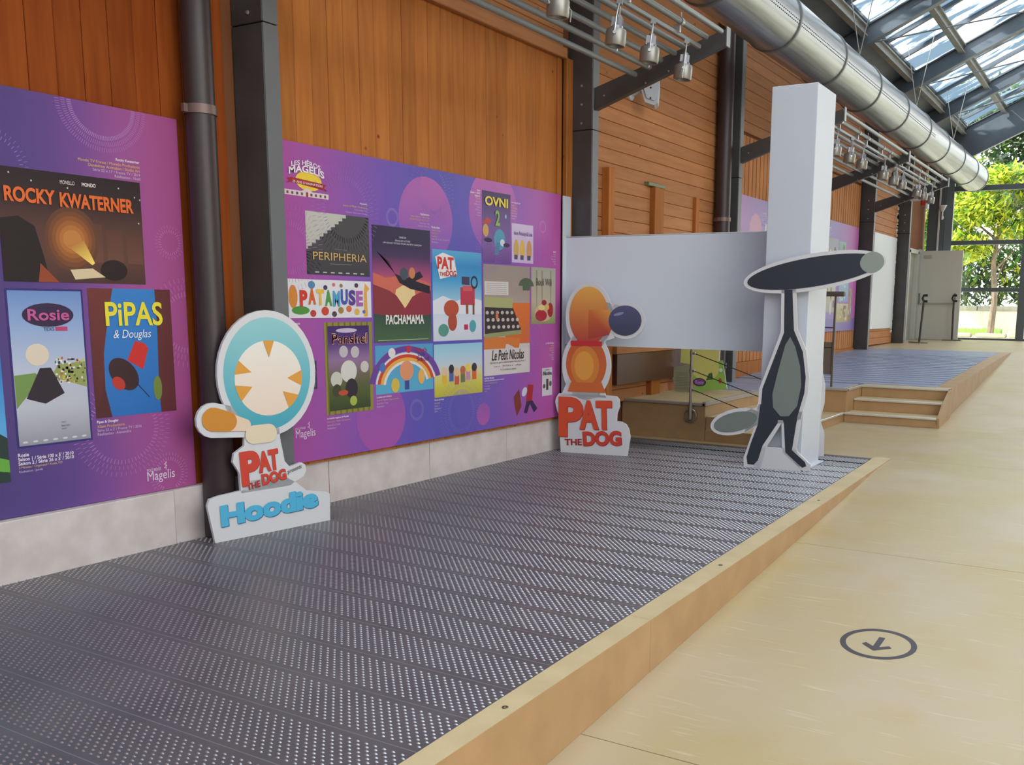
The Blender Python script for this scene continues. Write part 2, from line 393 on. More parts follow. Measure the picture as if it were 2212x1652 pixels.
# ------------------------------------------------------------------ floor
def slab_mesh(x0, x1, y0, y1, off, th, m):
    ys = sorted(set([y0, y1] + [k for k in (7.5, 10.44, 17.5) if y0 < k < y1])); mb = MB(); n = len(ys)
    vs = []
    for y in ys: vs += [(x0, y, zf(y) + off), (x1, y, zf(y) + off), (x0, y, zf(y) + off - th), (x1, y, zf(y) + off - th)]
    fs = []
    for i in range(n - 1):
        a, b = i * 4, i * 4 + 4
        fs += [(a, a + 1, b + 1, b), (a + 2, b + 2, b + 3, a + 3), (a, b, b + 2, a + 2), (a + 1, a + 3, b + 3, b + 1)]
    fs += [(0, 2, 3, 1), (4 * n - 4, 4 * n - 3, 4 * n - 1, 4 * n - 2)]
    mb.add(vs, fs); return mb.mesh('floor', m)
M_joint = mat('joint_mortar', (104, 92, 70), 0.8)
floor = tag(link('floor', slab_mesh(-4.9, 8.0, -4.0, 22.35, -0.012, 0.15, M_joint)), kind='structure')
cuts = [-4.0, 0.15, 2.73, 5.31, 8.09, 10.6, 13.2, 15.8, 18.4, 22.35]
for a, b in zip(cuts[:-1], cuts[1:]):
    for xa, xb in ((-4.9, 0.6), (0.605, 8.0)):
        link('floor_slab', slab_mesh(xa, xb, a + 0.0025, b - 0.0025, 0.0, 0.010, M_floor), floor)
# ------------------------------------------------------------------ left wall: boards on a backing
wall = tag(box('wall_left', (-4.75, -4.0, -0.9), (WX - 0.024, 20.78, 4.62), mat('wall_backing', (120, 72, 40), 0.9)), kind='structure')
_pl = {}
def plank(y0, y1, z0, z1, m, x=WX, th=0.02):
    """one board; alike boards share a mesh"""
    dy, dz = y1 - y0, z1 - z0; key = (round(dy, 3), round(dz, 3), m.name)
    if key not in _pl:
        mb = MB(); c = 0.004
        if dz > dy: prof = [(-th, -dy / 2), (-c, -dy / 2), (0, -dy / 2 + c), (0, dy / 2 - c), (-c, dy / 2), (-th, dy / 2)]; mb.prism([(p[0], p[1], -dz / 2) for p in prof], (0, 0, dz))
        else: prof = [(-th, -dz / 2), (-c, -dz / 2), (0, -dz / 2 + c), (0, dz / 2 - c), (-c, dz / 2), (-th, dz / 2)]; mb.prism([(p[0], -dy / 2, p[1]) for p in prof], (0, dy, 0))
        _pl[key] = mb.mesh('plank', m)
    return link('plank', _pl[key], wall, (x + random.uniform(-0.0015, 0.0015), (y0 + y1) / 2, (z0 + z1) / 2))
# first bay, upright boards
y = 3.62
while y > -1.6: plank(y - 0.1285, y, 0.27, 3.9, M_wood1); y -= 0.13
# second bay, upright boards to a cap rail, lying boards above
y = 3.85
while y < 6.9: plank(y + 0.0012, y + 0.1308, 0.27, 3.22, M_wood); y += 0.132
for k in range(10): plank(3.81, 7.05, 3.31 + k * 0.122, 3.31 + k * 0.122 + 0.1195, M_woodh, x=WX - 0.012)
# third bay, lying boards
for k in range(36):
    z = 0.325 + k * 0.1215
    if z < 4.5: plank(7.24, 10.40, z, z + 0.118, M_woodh)
# fourth and fifth bay: upright slats below, lying boards above
for ya, yb in ((10.6, 13.72), (13.86, 16.70)):
    n = int((yb - ya) / 0.125); w = (yb - ya) / n
    for i in range(n): plank(ya + i * w, ya + i * w + w - 0.026, 0.56, 3.26, M_slat)
    for k in range(10): plank(ya, yb, 3.30 + k * 0.122, 3.30 + k * 0.122 + 0.1195, M_woodh)
# sixth bay
for k in range(33): plank(16.9, 19.58, 0.56 + k * 0.1215, 0.56 + k * 0.1215 + 0.118, M_woodh)
# seventh bay up to the exit door
for k in range(15): plank(19.78, 20.76, 0.60 + k * 0.1215, 0.60 + k * 0.1215 + 0.118, M_woodh)
for k in range(17): plank(19.78, 20.76, 2.47 + k * 0.1215, 2.47 + k * 0.1215 + 0.118, M_woodh)
box('cap_rail', (WX - 0.01, 3.81, 3.222), (WX + 0.045, 7.03, 3.305), M_woodh, wall, 0.006)
box('end_batten', (WX - 0.01, 6.93, 0.28), (WX + 0.018, 6.968, 3.22), M_wood, wall, 0.004)
box('end_batten', (WX - 0.01, 7.05, 0.28), (WX + 0.03, 7.148, 3.24), M_wood, wall, 0.004)
for ya, yb in ((10.6, 13.72), (13.86, 16.70)): box('floor_rail', (WX - 0.01, ya, zu(ya) - 0.02), (WX + 0.012, yb, 0.555), M_wood, wall, 0.004)
# masonry plinth under the boards (blocks with open joints)
for k, (ya, yb, x) in enumerate([(-1.6, 0.1, -4.245), (0.105, 1.9, -4.245), (1.905, 3.13, -4.245), (3.135, 3.68, -4.255), (3.83, 4.30, -4.33), (4.304, 5.28, -4.33), (5.284, 6.24, -4.33), (6.244, 7.15, -4.33)]):
    box('plinth_block', (-4.5, ya, -0.55 if k < 4 else -0.2), (x, yb, 0.289 if k > 3 else 0.278), M_conc, wall, 0.004)
# ------------------------------------------------------------------ steel posts with their slanting arms
ARM = [(-4.085, 2.835), (-4.085, 3.01), (-2.955, 3.325), (-2.935, 3.215)]
post_labels = ['dark grey steel post standing between the two large purple poster panels',
               'dark grey steel post at the far edge of the long purple poster panel',
               'dark steel post with a brown drainpipe, just beyond the wooden shutters',
               'dark steel post hidden behind the tall white column, its arm tip showing',
               'dark steel post between the farthest purple panel and the white wall board',
               'dark steel post just beyond the white wall board, before the open grey door']
for i, y in enumerate(POSTS):
    zb = 0.0 if i < 3 else zu(y); x0, x1 = WX - 0.02, -4.098
    root = empty('steel_post', (-4.2, y + 0.05, zb), post_labels[i], 'post')
    mb = MB(); mb.box((x0, y, zb), (x1, y + 0.105, 2.674), 0.004); mb.box((x0, y, 2.68), (x1, y + 0.105, 4.46), 0.004)
    mb.build('shaft', M_steel, root)
    mb = MB(); mb.box((x1, y + 0.002, zb + 0.01), (x1 + 0.006, y + 0.103, 2.674), 0.002); mb.box((x1, y + 0.002, 2.68), (x1 + 0.006, y + 0.103, 4.45), 0.002)
    tag(mb.build('flange', M_steel_lit, root), 'front face in a lighter grey, as its lit side')  # hall side lighter than the shaft: light falling there put into its colour
    for z in (3.03, 2.882, 2.732): 
        mb = MB(); mb.lathe([(0, -0.008), (0.009, -0.008), (0.011, 0)], (-4.2, y, z), 6, 'y'); mb.build('bolt', M_alu, root)
    if i < 5:
        ym = y + 0.052
        mb = MB(); mb.prism([(x_, ym - 0.03, z_) for x_, z_ in ARM], (0, 0.06, 0)); arm = mb.build('bracket_arm', M_steel, root)
        box('end_plate', (-2.944, ym - 0.034, 3.20), (-2.932, ym + 0.034, 3.345), M_tube, arm, 0.003)
        for x_, z_ in ((-4.0, 2.94), (-3.62, 3.0), (-3.42, 3.07)):
            mb = MB(); mb.lathe([(0, -0.006), (0.007, -0.006), (0.008, 0)], (x_, ym - 0.03, z_), 6, 'y'); mb.build('bolt', M_alu, arm)
# drainpipes
def drainpipe(y, r, zb, zt, label, clamps):
    root = empty('drainpipe', (-4.2, y, zb), label, 'pipe')
    mb = MB(); mb.tube([(-4.2, y, zb + 0.55), (-4.2, y, zt)], r, 20); mb.build('upper_pipe', M_pipe, root, True)
    mb = MB(); mb.lathe([(r * 1.12, zb), (r * 1.12, zb + 0.53), (r * 1.22, zb + 0.54), (r * 1.22, zb + 0.60), (r, zb + 0.60)], (-4.2, y, 0), 20); mb.build('sleeve', M_pipe, root, True)
    for z in clamps:
        mb = MB(); mb.lathe([(r, z - 0.022), (r + 0.008, z - 0.022), (r + 0.008, z + 0.022), (r, z + 0.022)], (-4.2, y, 0), 20)
        mb.box((-4.32, y - 0.012, z - 0.015), (-4.2 - r * .5, y + 0.012, z + 0.015)); mb.box((-4.21, y - r - 0.03, z - 0.02), (-4.19, y - r, z + 0.02))
        tag(mb.build('pipe_clamp', mat('clamp_metal', (120, 100, 95), 0.4, 0.3), root, True), 'dull metal clamp')
drainpipe(3.372, 0.073, 0.0, 4.44, 'brown drainpipe standing between the nearest purple panel and the grey post', [2.185])
drainpipe(10.30, 0.085, 0.0, 4.44, 'brown drainpipe against the grey post beyond the wooden shutters', [2.2])
# ------------------------------------------------------------------ wooden shutters in the third bay
door = empty('door_1', (WX, 8.75, 0.3)); door['kind'] = 'structure'
box('shutter_post', (WX, 7.71, 0.3), (WX + 0.075, 7.82, 2.455), M_wood, door, 0.004)
box('shutter_post', (WX, 9.70, 0.3), (WX + 0.05, 9.79, 2.39), M_wood, door, 0.004)
box('shutter_post', (WX, 8.66, 0.3), (WX + 0.07, 8.86, 2.385), M_wood, door, 0.004)
for ya, yb in ((7.86, 8.655), (8.865, 9.69)):
    for k in range(17):
        z = 0.325 + k * 0.1215
        box('shutter_board', (WX, ya, z), (WX + 0.016, yb, z + 0.1185), M_woodh, door, 0.004)
tag(box('lower_panel', (WX + 0.005, 7.87, 0.50), (WX + 0.10, 9.66, 0.79), mat('dark_stained_panel', (92, 58, 46), 0.3), door, 0.004), 'dark stained lower panel')
box('lower_rail', (WX + 0.005, 7.83, 0.79), (WX + 0.115, 9.70, 0.86), M_woodh, door, 0.004)
box('track_bracket', (WX, 8.56, 2.388), (WX + 0.05, 8.93, 2.425), mat('green_bracket', (120, 128, 92), 0.5), door, 0.005)
# ------------------------------------------------------------------ printed panels
PX = -4.29
def burst(a, u, v, r0, r1, col, clip, n=64, rows=3, sq=1.0, w=0.0036, a0=0, a1=360):
    n = int(n * 0.72)
    for j in range(rows):
        ra = r0 + (r1 - r0) * (j / rows); rb = ra + (r1 - r0) / rows * 0.72
        for i in range(n):
            t = math.radians(a0 + (a1 - a0) * (i + 0.5 * (j % 2)) / n); c, s_ = math.cos(t), math.sin(t)
            q = [(u + ra * c, v + sq * ra * s_), (u + rb * c, v + sq * rb * s_)]
            if all(clip[0] < x < clip[2] and clip[1] < z < clip[3] for x, z in q): a.line(q, w * (0.6 if j else 1), col); a.k -= 1
    a.k += 1
def panel(name, y0, y1, z0, z1, label, cols, th=0.014):
    root = empty(name, (PX - th, (y0 + y1) / 2, z0), label, 'display panel')
    box('panel_board', (PX - th, y0, z0), (PX, y1, z1), mat('purple_board_edge', (140, 88, 160), 0.5), root, 0.0)
    a = Art((PX, 0, 0), (0, 1, 0), UP, (1, 0, 0), 0.0002); a.strips(y0, z0, y1, z1, cols)
    return root, a, (y0, z0, y1, z1)
class Poster:
    """a print on a panel, drawn in 0..1 coordinates of its own rectangle"""
    def __init__(s, root, r, k=8):
        s.r = r; y0, y1, z0, z1 = r
        s.a = Art((PX, y0, z0), (0, y1 - y0, 0), (0, 0, z1 - z0), (1, 0, 0), 0.0002); s.a.k = k
        s.t = Ink((PX, y0, z0), (0, y1 - y0, 0), (0, 0, z1 - z0), (1, 0, 0), 0.0002); s.t.k = 30
        s.root = root
    def done(s, label, name='poster'):
        o = s.a.build(name, s.root); o['label'] = label
        if s.t.v: s.t.build('lettering', o)
        return o
def caption(root, y0, y1, z1, lines, align='l', h=0.0145, step=0.0195, name='caption'):
    t = Ink((PX, 0, 0), (0, 1, 0), UP, (1, 0, 0), 0.0002); t.k = 10; z = z1 - h
    for txt, c in lines:
        col = {'w': (232, 226, 236), 'y': (226, 190, 110), 'p': (208, 186, 216)}[c]
        t.word(txt, y0, z, y1 - y0, h * (1.0 if c == 'w' else 0.8), col, 0.02 if c == 'w' else 0.0, fit=False, align=align); z -= step
    return t.build(name, root)
def magelis(root, y, z, w, h):
    t = Ink((PX, 0, 0), (0, 1, 0), UP, (1, 0, 0), 0.0002); t.k = 10; c = (228, 214, 232)
    t.word('Magelis', y, z, w, h * 0.62, c); t.word('POLE IMAGE', y, z + h * 0.62, w * 0.5, h * 0.15, c)
    for i in range(4): t.word('-', y + w * (0.62 + 0.05 * (i % 2)), z + h * (0.7 + 0.09 * i), w * 0.06, h * 0.04, c)
    t.word('l', y + w * 0.68, z + h * 0.6, w * 0.02, h * 0.38, c)
    return t.build('logo', root)
PALE = (176, 128, 186)
# nearest panel
c1 = [(82, 66, 124), (86, 67, 130), (98, 70, 136), (122, 76, 146), (152, 82, 148), (164, 82, 144), (164, 80, 136)]
p1, bg1, clip1 = panel('poster_panel', 0.35, 3.299, 0.281, 2.138, 'purple film poster panel at the near end of the wall, beside the brown drainpipe', c1)
# the colours change mostly over its last metre
bg1.v, bg1.f, bg1.c, bg1.k = [], [], [], 1
bg1.strips(0.35, 0.281, 2.3, 2.138, [(80, 64, 120), (82, 66, 124)]); bg1.k = 1
bg1.strips(2.3, 0.281, 3.299, 2.138, c1)
burst(bg1, 2.899, 2.14, 0.15, 0.235, (168, 124, 190), clip1, 84, 3, 0.95, a0=180, a1=360)
burst(bg1, 2.376, 1.80, 0.12, 0.165, (134, 112, 186), clip1, 60, 2)
burst(bg1, 3.30, 1.13, 0.13, 0.24, (190, 128, 180), clip1, 70, 3)
burst(bg1, 3.22, 1.53, 0.05, 0.09, (184, 118, 178), clip1, 40, 2)
burst(bg1, 2.90, 0.62, 0.17, 0.27, (178, 126, 190), clip1, 84, 3, 0.9)
burst(bg1, 3.14, 0.36, 0.07, 0.12, (186, 128, 186), clip1, 50, 2)
bg1.build('printed_background', p1)
P = Poster(p1, (2.388, 3.071, 1.319, 1.805)); a, t = P.a, P.t
a.strips(0, 0, 1, 1, [(76, 52, 50), (98, 66, 56), (90, 60, 54), (56, 42, 44), (46, 36, 40)], False)
for k, (x, w) in enumerate(((0.60, 0.10), (0.72, 0.13), (0.87, 0.13))): a.rect(x, 0.2, x + w - 0.012, 0.56 - 0.05 * k, (112, 74, 62), (96, 62, 54)).same()
a.k += 1
for k in range(6): a.ell(0.47, 0.40, 0.19 - 0.025 * k, 0.30 - 0.042 * k, [(102, 66, 50), (120, 74, 48), (140, 84, 48), (160, 98, 52), (178, 112, 58), (192, 128, 68)][k])
a.poly([(0.60, 0.17), (0.62, 0.19), (0.55, 0.40), (0.43, 0.34)], (214, 176, 78), [(250, 220, 110), (250, 220, 110), (190, 130, 66), (180, 116, 60)])
a.poly([(0, 0), (0.30, 0), (0.27, 0.22), (0.22, 0.50), (0.12, 0.58), (0, 0.55)], (40, 32, 34))
a.poly([(0.22, 0), (0.36, 0), (0.24, 0.17)], (150, 72, 46))
a.poly([(0.47, 0.03), (0.69, 0.06), (0.60, 0.14), (0.44, 0.12)], (216, 196, 160)); a.ell(0.76, 0.13, 0.10, 0.10, (44, 32, 34), n=16)
for x, z in ((0.08, .95), (0.22, .9), (0.46, .87), (0.83, .92), (0.95, .85), (0.99, .83), (0.97, .6)): a.ell(x, z, 0.006, 0.009, (200, 190, 190), n=6); a.k -= 1
t.word('ROCKY', 0.04, 0.70, 0.33, 0.135, (226, 108, 52), 0.035); t.word('KWATERNER', 0.40, 0.69, 0.535, 0.135, (226, 108, 52), 0.035)
t.word('MONELLO', 0.41, 0.90, 0.10, 0.035, (226, 220, 220)); t.word('MONDO', 0.56, 0.90, 0.10, 0.035, (226, 220, 220), 0.03)
P.done('dark brown poster with orange title')
P = Poster(p1, (2.386, 2.739, 0.585, 1.289)); a, t = P.a, P.t
a.rect(0, 0, 1, 1, (58, 50, 116)); a.strips(0.025, 0.013, 0.975, 0.987, [(150, 150, 160), (190, 192, 204), (186, 194, 214), (150, 174, 214), (112, 144, 200)], False)
a.poly([(0.03, 0.25), (0.18, 0.33), (0.34, 0.44), (0.3, 0.47), (0.03, 0.46)], (118, 148, 84)); a.poly([(0.5, 0.44), (0.97, 0.36), (0.97, 0.53), (0.6, 0.52)], (150, 160, 92))
random.seed(3)
for k in range(70):
    x, z = random.uniform(0.55, 0.96), random.uniform(0.39, 0.55)
    a.rect(x, z, x + random.uniform(0.012, 0.04), z + random.uniform(0.008, 0.018), random.choice([(214, 190, 90), (226, 214, 196), (58, 46, 58), (190, 96, 70), (232, 228, 226), (98, 90, 60), (60, 70, 100)])); a.k -= 1
a.k += 1
a.poly([(0.16, 0.31), (0.4, 0.27), (0.66, 0.33), (0.5, 0.5), (0.36, 0.5)], (52, 44, 54)); a.ell(0.34, 0.585, 0.15, 0.07, (222, 208, 188))
a.ell(0.52, 0.835, 0.335, 0.075, (58, 42, 74)); t.word('Rosie', 0.25, 0.80, 0.54, 0.072, (196, 92, 150), 0.02)
t.word('TEXS', 0.44, 0.735, 0.14, 0.022, (70, 60, 90)); a.rect(0.60, 0.733, 0.76, 0.76, (190, 70, 120))
for k, s_ in enumerate(('Created by', 'Romain Gadiou', 'adapted by')): t.word(s_, 0.58, 0.135 - 0.022 * k, 0.3, 0.013, (92, 88, 100), fit=False)
for k in range(7): a.ell(0.1 + 0.13 * k, 0.035, 0.035, 0.007, (206, 206, 212), n=10); a.k -= 1
P.done('tall pale blue poster with a dark oval title')
P = Poster(p1, (2.764, 3.204, 0.684, 1.296)); a, t = P.a, P.t
a.rect(0, 0, 1, 1, (48, 112, 186), (58, 128, 200))
a.poly([(0, 0), (0.19, 0), (0.13, 0.22), (0.14, 0.5), (0.22, 0.8), (0.29, 1), (0, 1)], (104, 52, 52), [(86, 44, 48)] * 3 + [(112, 56, 54)] * 4)
a.poly([(1, 0), (0.80, 0), (0.79, 0.25), (0.81, 0.7), (0.80, 1), (1, 1)], (100, 50, 52))
a.poly([(0.41, 0.44), (0.60, 0.36), (0.68, 0.53), (0.63, 0.57), (0.52, 0.59)], (206, 54, 52)); a.ell(0.36, 0.33, 0.19, 0.115, (64, 42, 46), -25); a.ell(0.29, 0.26, 0.08, 0.05, (190, 62, 54), -20)
a.ell(0.77, 0.20, 0.055, 0.10, (116, 136, 66)); a.line([(0.5, 0.26), (0.66, 0.13)], 0.008, (40, 44, 70))
t.word('PiPAS', 0.18, 0.71, 0.70, 0.19, (234, 218, 62), 0.02); t.word('& Douglas', 0.26, 0.595, 0.46, 0.085, (226, 232, 240), 0.0, 0.25)
P.done('blue poster between brown curtains with yellow title')
P = Poster(p1, (1.95, 2.345, 0.443, 1.14)); a = P.a
a.strips(0, 0, 1, 1, [(104, 176, 220), (92, 168, 220), (62, 134, 204), (44, 96, 170)], False); a.poly([(0, 0), (1, 0), (1, 0.28), (0.85, 0.34), (0.6, 0.22), (0.3, 0.3), (0, 0.2)], (44, 62, 58)); a.poly([(0.55, 0.12), (1, 0.06), (1, 0.14), (0.7, 0.2)], (104, 168, 66))
P.done('blue poster with dark green leaves, cut off by the frame')
caption(p1, 2.76, 3.076, 1.906, [('Rocky Kwaterner', 'w'), ('Mondo TV France / Monello Productions', 'y'), ('Dandelooo Animation / Studio Art', 'y'), ('Série 52 x 11\' / France TV / 2019', 'p'), ('Réalisation : Noël', 'p')], 'r', 0.0165, 0.0185)
caption(p1, 2.384, 2.64, 0.563, [('Rosie', 'w'), ('Saison 1 / Série 100 x 5\' / 2010', 'w'), ('Saison 2 / Série 26 x 5\' / 2010', 'w'), ('2 Minutes / Orgoneed / Koala, KD', 'y'), ('Réalisation : Jamila', 'p')], 'l', 0.0165, 0.0185)
caption(p1, 2.766, 3.09, 0.672, [('Pipas & Douglas', 'w'), ('Xilam Productions', 'y'), ('Série 52 x 2\' / France TV / 2016', 'p'), ('Réalisation : Alexandre', 'p')], 'l', 0.0165, 0.0185)
magelis(p1, 3.014, 0.325, 0.158, 0.10)
# long panel
c2 = [(174, 84, 164), (160, 86, 170), (136, 88, 178), (112, 86, 182), (98, 88, 180), (94, 88, 178), (104, 88, 182), (124, 88, 178), (152, 90, 178), (176, 90, 172), (184, 82, 158)]
p2, bg2, clip2 = panel('poster_panel', 3.976, 6.977, 0.292, 2.143, 'long purple film poster panel with twelve posters, standing on the pale plinth', c2)
for (u, v, r, ca, cb) in ((5.235, 1.80, 0.285, (128, 92, 184), (184, 100, 176)), (6.02, 1.93, 0.31, (150, 92, 180), (186, 102, 178)), (4.745, 0.50, 0.235, (170, 88, 170), (150, 88, 172)), (5.872, 0.414, 0.085, (176, 92, 172), (150, 88, 172))):
    bg2.ell(u, v, r, r, ca, n=40, clip=clip2, top=cb)
for (u, v, r, c) in ((4.889, 1.79, 0.06, (136, 108, 188)), (6.698, 1.861, 0.05, (190, 110, 180)), (5.098, 0.516, 0.075, (116, 104, 184)), (6.1, 1.2, 0.0, PALE)):
    if r: bg2.arc(u, v, r * 0.72, r, c, 0, 360, 32)
burst(bg2, 4.47, 1.80, 0.17, 0.30, (160, 120, 196), clip2, 84, 3)
burst(bg2, 4.02, 1.55, 0.12, 0.26, (186, 120, 186), clip2, 70, 3); burst(bg2, 5.30, 2.0, 0.13, 0.25, (150, 116, 194), clip2, 70, 3)
burst(bg2, 5.60, 0.46, 0.13, 0.27, (134, 120, 196), clip2, 84, 3); burst(bg2, 6.6, 1.0, 0.08, 0.16, (188, 124, 190), clip2, 60, 3)
burst(bg2, 5.95, 1.60, 0.09, 0.17, (160, 120, 194), clip2, 60, 3)
bg2.build('printed_background', p2)
# exhibition logo
P = Poster(p2, (3.985, 4.326, 1.846, 2.06), 8); a, t = P.a, P.t
a.ell(0.55, 0.42, 0.30, 0.26, (240, 206, 66), n=24); a.poly([(0.06, 0.43), (0.16, 0.47), (0.96, 0.39), (0.90, 0.30), (0.98, 0.22), (0.86, 0.24), (0.16, 0.34), (0.04, 0.30), (0.1, 0.37)], (168, 46, 58))
a.rect(0, 0.0, 1, 0.14, (222, 206, 206)); a.poly([(0.38, 0.14), (0.62, 0.14), (0.5, 0.24)], (222, 206, 206))
for k in range(9):
    if k != 4: a.rect(0.04 + 0.107 * k, 0.03, 0.085 + 0.107 * k, 0.10, (120, 62, 100)); a.k -= 1
a.rect(0.475, 0, 0.525, 0.10, (170, 50, 58)); a.ell(0.5, 0.10, 0.025, 0.03, (170, 50, 58), n=10)
t.word('LES HÉROS', 0.16, 0.74, 0.66, 0.16, (238, 232, 240), 0.02, bend=0.08); t.word('MAGELIS', 0.10, 0.53, 0.80, 0.19, (238, 232, 240), 0.03, bend=0.10)
t.word("25 ANS D'ANIMATION", 0.17, 0.335, 0.68, 0.07, (236, 214, 214), 0.02, rot=-3)
P.done('white arched exhibition logo over a yellow sun', 'logo')
P = Poster(p2, (4.135, 4.666, 1.404, 1.768)); a, t = P.a, P.t
a.rect(0, 0, 1, 1, (186, 186, 176), (196, 196, 186)); pts = [(0, 0), (1, 0), (1, 1), (0.66, 1)]
x, z = 0.66, 1.0
while x > 0.02: pts += [(x - 0.035, z), (x - 0.035, z - 0.052), (x - 0.06, z - 0.055)]; x -= 0.06; z -= 0.055
pts += [(0, 0.42)]; a.poly(pts, (78, 76, 80), None); a.rect(0, 0, 1, 0.40, (66, 64, 72), (76, 74, 78))
t.word('PERIPHERIA', 0.09, 0.24, 0.85, 0.125, (214, 176, 110)); 
for k in range(7): a.rect(0.12 + 0.12 * k, 0.03, 0.18 + 0.12 * k, 0.05, (196, 194, 198)); a.k -= 1
a.k += 1; a.rect(0.35, 0.18, 0.7, 0.187, (150, 146, 140)); a.rect(0.42, 0.42, 0.62, 0.426, (150, 146, 140))
P.done('grey poster with thin gold title')
P = Poster(p2, (3.978, 4.672, 1.148, 1.374)); a, t = P.a, P.t
a.rect(0, 0, 1, 1, (226, 224, 230)); lc = [(212, 62, 50), (216, 100, 46), (232, 190, 62), (84, 158, 72), (84, 164, 206), (70, 92, 176), (92, 66, 150), (170, 100, 178)]
for k, ch in enumerate('PATAMUSE'): t.word(ch, 0.13 + 0.096 * k, 0.30 + 0.05 * ((k * 3) % 4) / 3, 0.085, 0.42, lc[k], 0.05)
a.ell(0.06, 0.55, 0.05, 0.3, (214, 138, 66)); a.ell(0.14, 0.2, 0.1, 0.11, (84, 148, 70)); a.poly([(0.90, 0.03), (0.95, 0.03), (0.945, 0.7), (0.98, 0.8), (0.92, 0.95), (0.905, 0.65)], (226, 170, 82))
for x, z, r, c in ((0.27, 0.86, 0.04, (86, 134, 178)), (0.43, 0.8, 0.025, (76, 66, 92)), (0.53, 0.88, 0.02, (206, 120, 130)), (0.62, 0.86, 0.02, (150, 120, 90)), (0.81, 0.88, 0.025, (90, 60, 92)), (0.28, 0.12, 0.035, (186, 66, 60)), (0.42, 0.18, 0.045, (206, 74, 58)), (0.53, 0.1, 0.03, (80, 70, 80)), (0.61, 0.2, 0.035, (160, 134, 70)), (0.71, 0.24, 0.035, (216, 112, 70)), (0.81, 0.16, 0.035, (224, 180, 84)), (0.90, 0.16, 0.02, (100, 110, 176))):
    a.ell(x, z, r, r * 2.6, c, n=14); a.k -= 1
P.done('wide white poster with a rainbow coloured title')
P = Poster(p2, (4.692, 5.268, 0.986, 1.731)); a, t = P.a, P.t
a.strips(0, 0, 1, 1, [(58, 74, 66), (70, 92, 74), (150, 62, 66), (226, 142, 96), (206, 96, 110), (150, 72, 120), (74, 54, 92), (56, 48, 78), (54, 46, 74)], False)
a.poly([(0, 0.30), (1, 0.30), (1, 0.52), (0.78, 0.56), (0.6, 0.52), (0.45, 0.58), (0.2, 0.56), (0, 0.6)], (206, 108, 92)); a.poly([(0.35, 0.36), (0.54, 0.30), (0.72, 0.4), (0.7, 0.47), (0.5, 0.5), (0.38, 0.46)], (232, 206, 150))
a.poly([(0, 0.24), (0.55, 0.24), (0.5, 0.32), (0.38, 0.41), (0.26, 0.45), (0, 0.5)], (140, 58, 66)); a.poly([(0.45, 0.24), (1, 0.24), (1, 0.46), (0.8, 0.44), (0.66, 0.40), (0.56, 0.32)], (146, 54, 70))
a.poly([(0, 0), (1, 0), (1, 0.24), (0.5, 0.21), (0, 0.25)], (64, 92, 70), [(76, 104, 74)] * 2 + [(58, 80, 72)] * 3)
a.poly([(0.07, 0.78), (0.26, 0.7), (0.44, 0.52), (0.62, 0.47), (0.98, 0.43), (0.98, 0.5), (0.72, 0.54), (0.86, 0.58), (0.80, 0.63), (0.56, 0.56), (0.36, 0.6), (0.2, 0.72)], (46, 38, 52)); a.ell(0.52, 0.6, 0.07, 0.055, (70, 84, 96)); a.ell(0.66, 0.61, 0.055, 0.05, (198, 130, 84))
t.word('PACHAMAMA', 0.19, 0.155, 0.67, 0.085, (232, 228, 226), 0.03)
for k, (s_, w) in enumerate((('CANNES 2018', 0.12), ('SÉANCE DE CLÔTURE', 0.26), ('UN GRAND VOYAGE POUR UN PETIT GARÇON', 0.66))): t.word(s_, 0.5 - w / 2, 0.905 - 0.028 * k, w, 0.017, (212, 206, 222), 0.01)
a.rect(0.06, 0.015, 0.94, 0.02, (190, 196, 180))
P.done('sunset poster with dark wings and a white title')
P = Poster(p2, (4.255, 4.670, 0.556, 1.121)); a, t = P.a, P.t
a.rect(0, 0, 1, 1, (146, 140, 62)); 
for k in range(8): a.rect(0.04 + 0.12 * k, 0, 0.075 + 0.12 * k, 1, (114, 108, 46)); a.k -= 1
a.k += 1; a.strips(0.065, 0.04, 0.935, 0.96, [(60, 72, 48), (84, 96, 52), (110, 104, 84), (150, 118, 158), (92, 60, 130), (66, 46, 104)], False)
for x, z, r, c in ((0.48, 0.46, 0.17, (216, 214, 208)), (0.22, 0.38, 0.12, (204, 204, 190)), (0.38, 0.68, 0.09, (196, 190, 196)), (0.62, 0.67, 0.09, (196, 190, 196)), (0.82, 0.5, 0.09, (206, 200, 196))): a.ell(x, z, r, r * 0.72, c)
a.ell(0.53, 0.27, 0.13, 0.11, (54, 48, 56)); a.ell(0.22, 0.26, 0.09, 0.07, (74, 74, 56)); a.ell(0.56, 0.13, 0.075, 0.055, (172, 186, 84)); a.ell(0.35, 0.23, 0.1, 0.03, (196, 84, 60))
a.ell(0.45, 0.91, 0.22, 0.025, (206, 190, 216)); t.word('Panshel', 0.14, 0.76, 0.74, 0.115, (222, 160, 150), 0.03); t.word('Panshel', 0.145, 0.765, 0.74, 0.115, (236, 220, 190))
P.done('green framed poster with pale discs and a pink title')
P = Poster(p2, (4.697, 5.280, 0.648, 0.966)); a, t = P.a, P.t
a.rect(0, 0, 1, 1, (92, 172, 208), (86, 160, 204))
for r0, r1, c in ((0.36, 0.40, (226, 220, 220)), (0.40, 0.45, (232, 172, 74)), (0.45, 0.50, (206, 74, 58)), (0.50, 0.53, (226, 220, 220)), (0.54, 0.63, (112, 72, 156))): a.arc(0.52, 0.12, r0, r1, c, 12, 172, 28, 1.35)
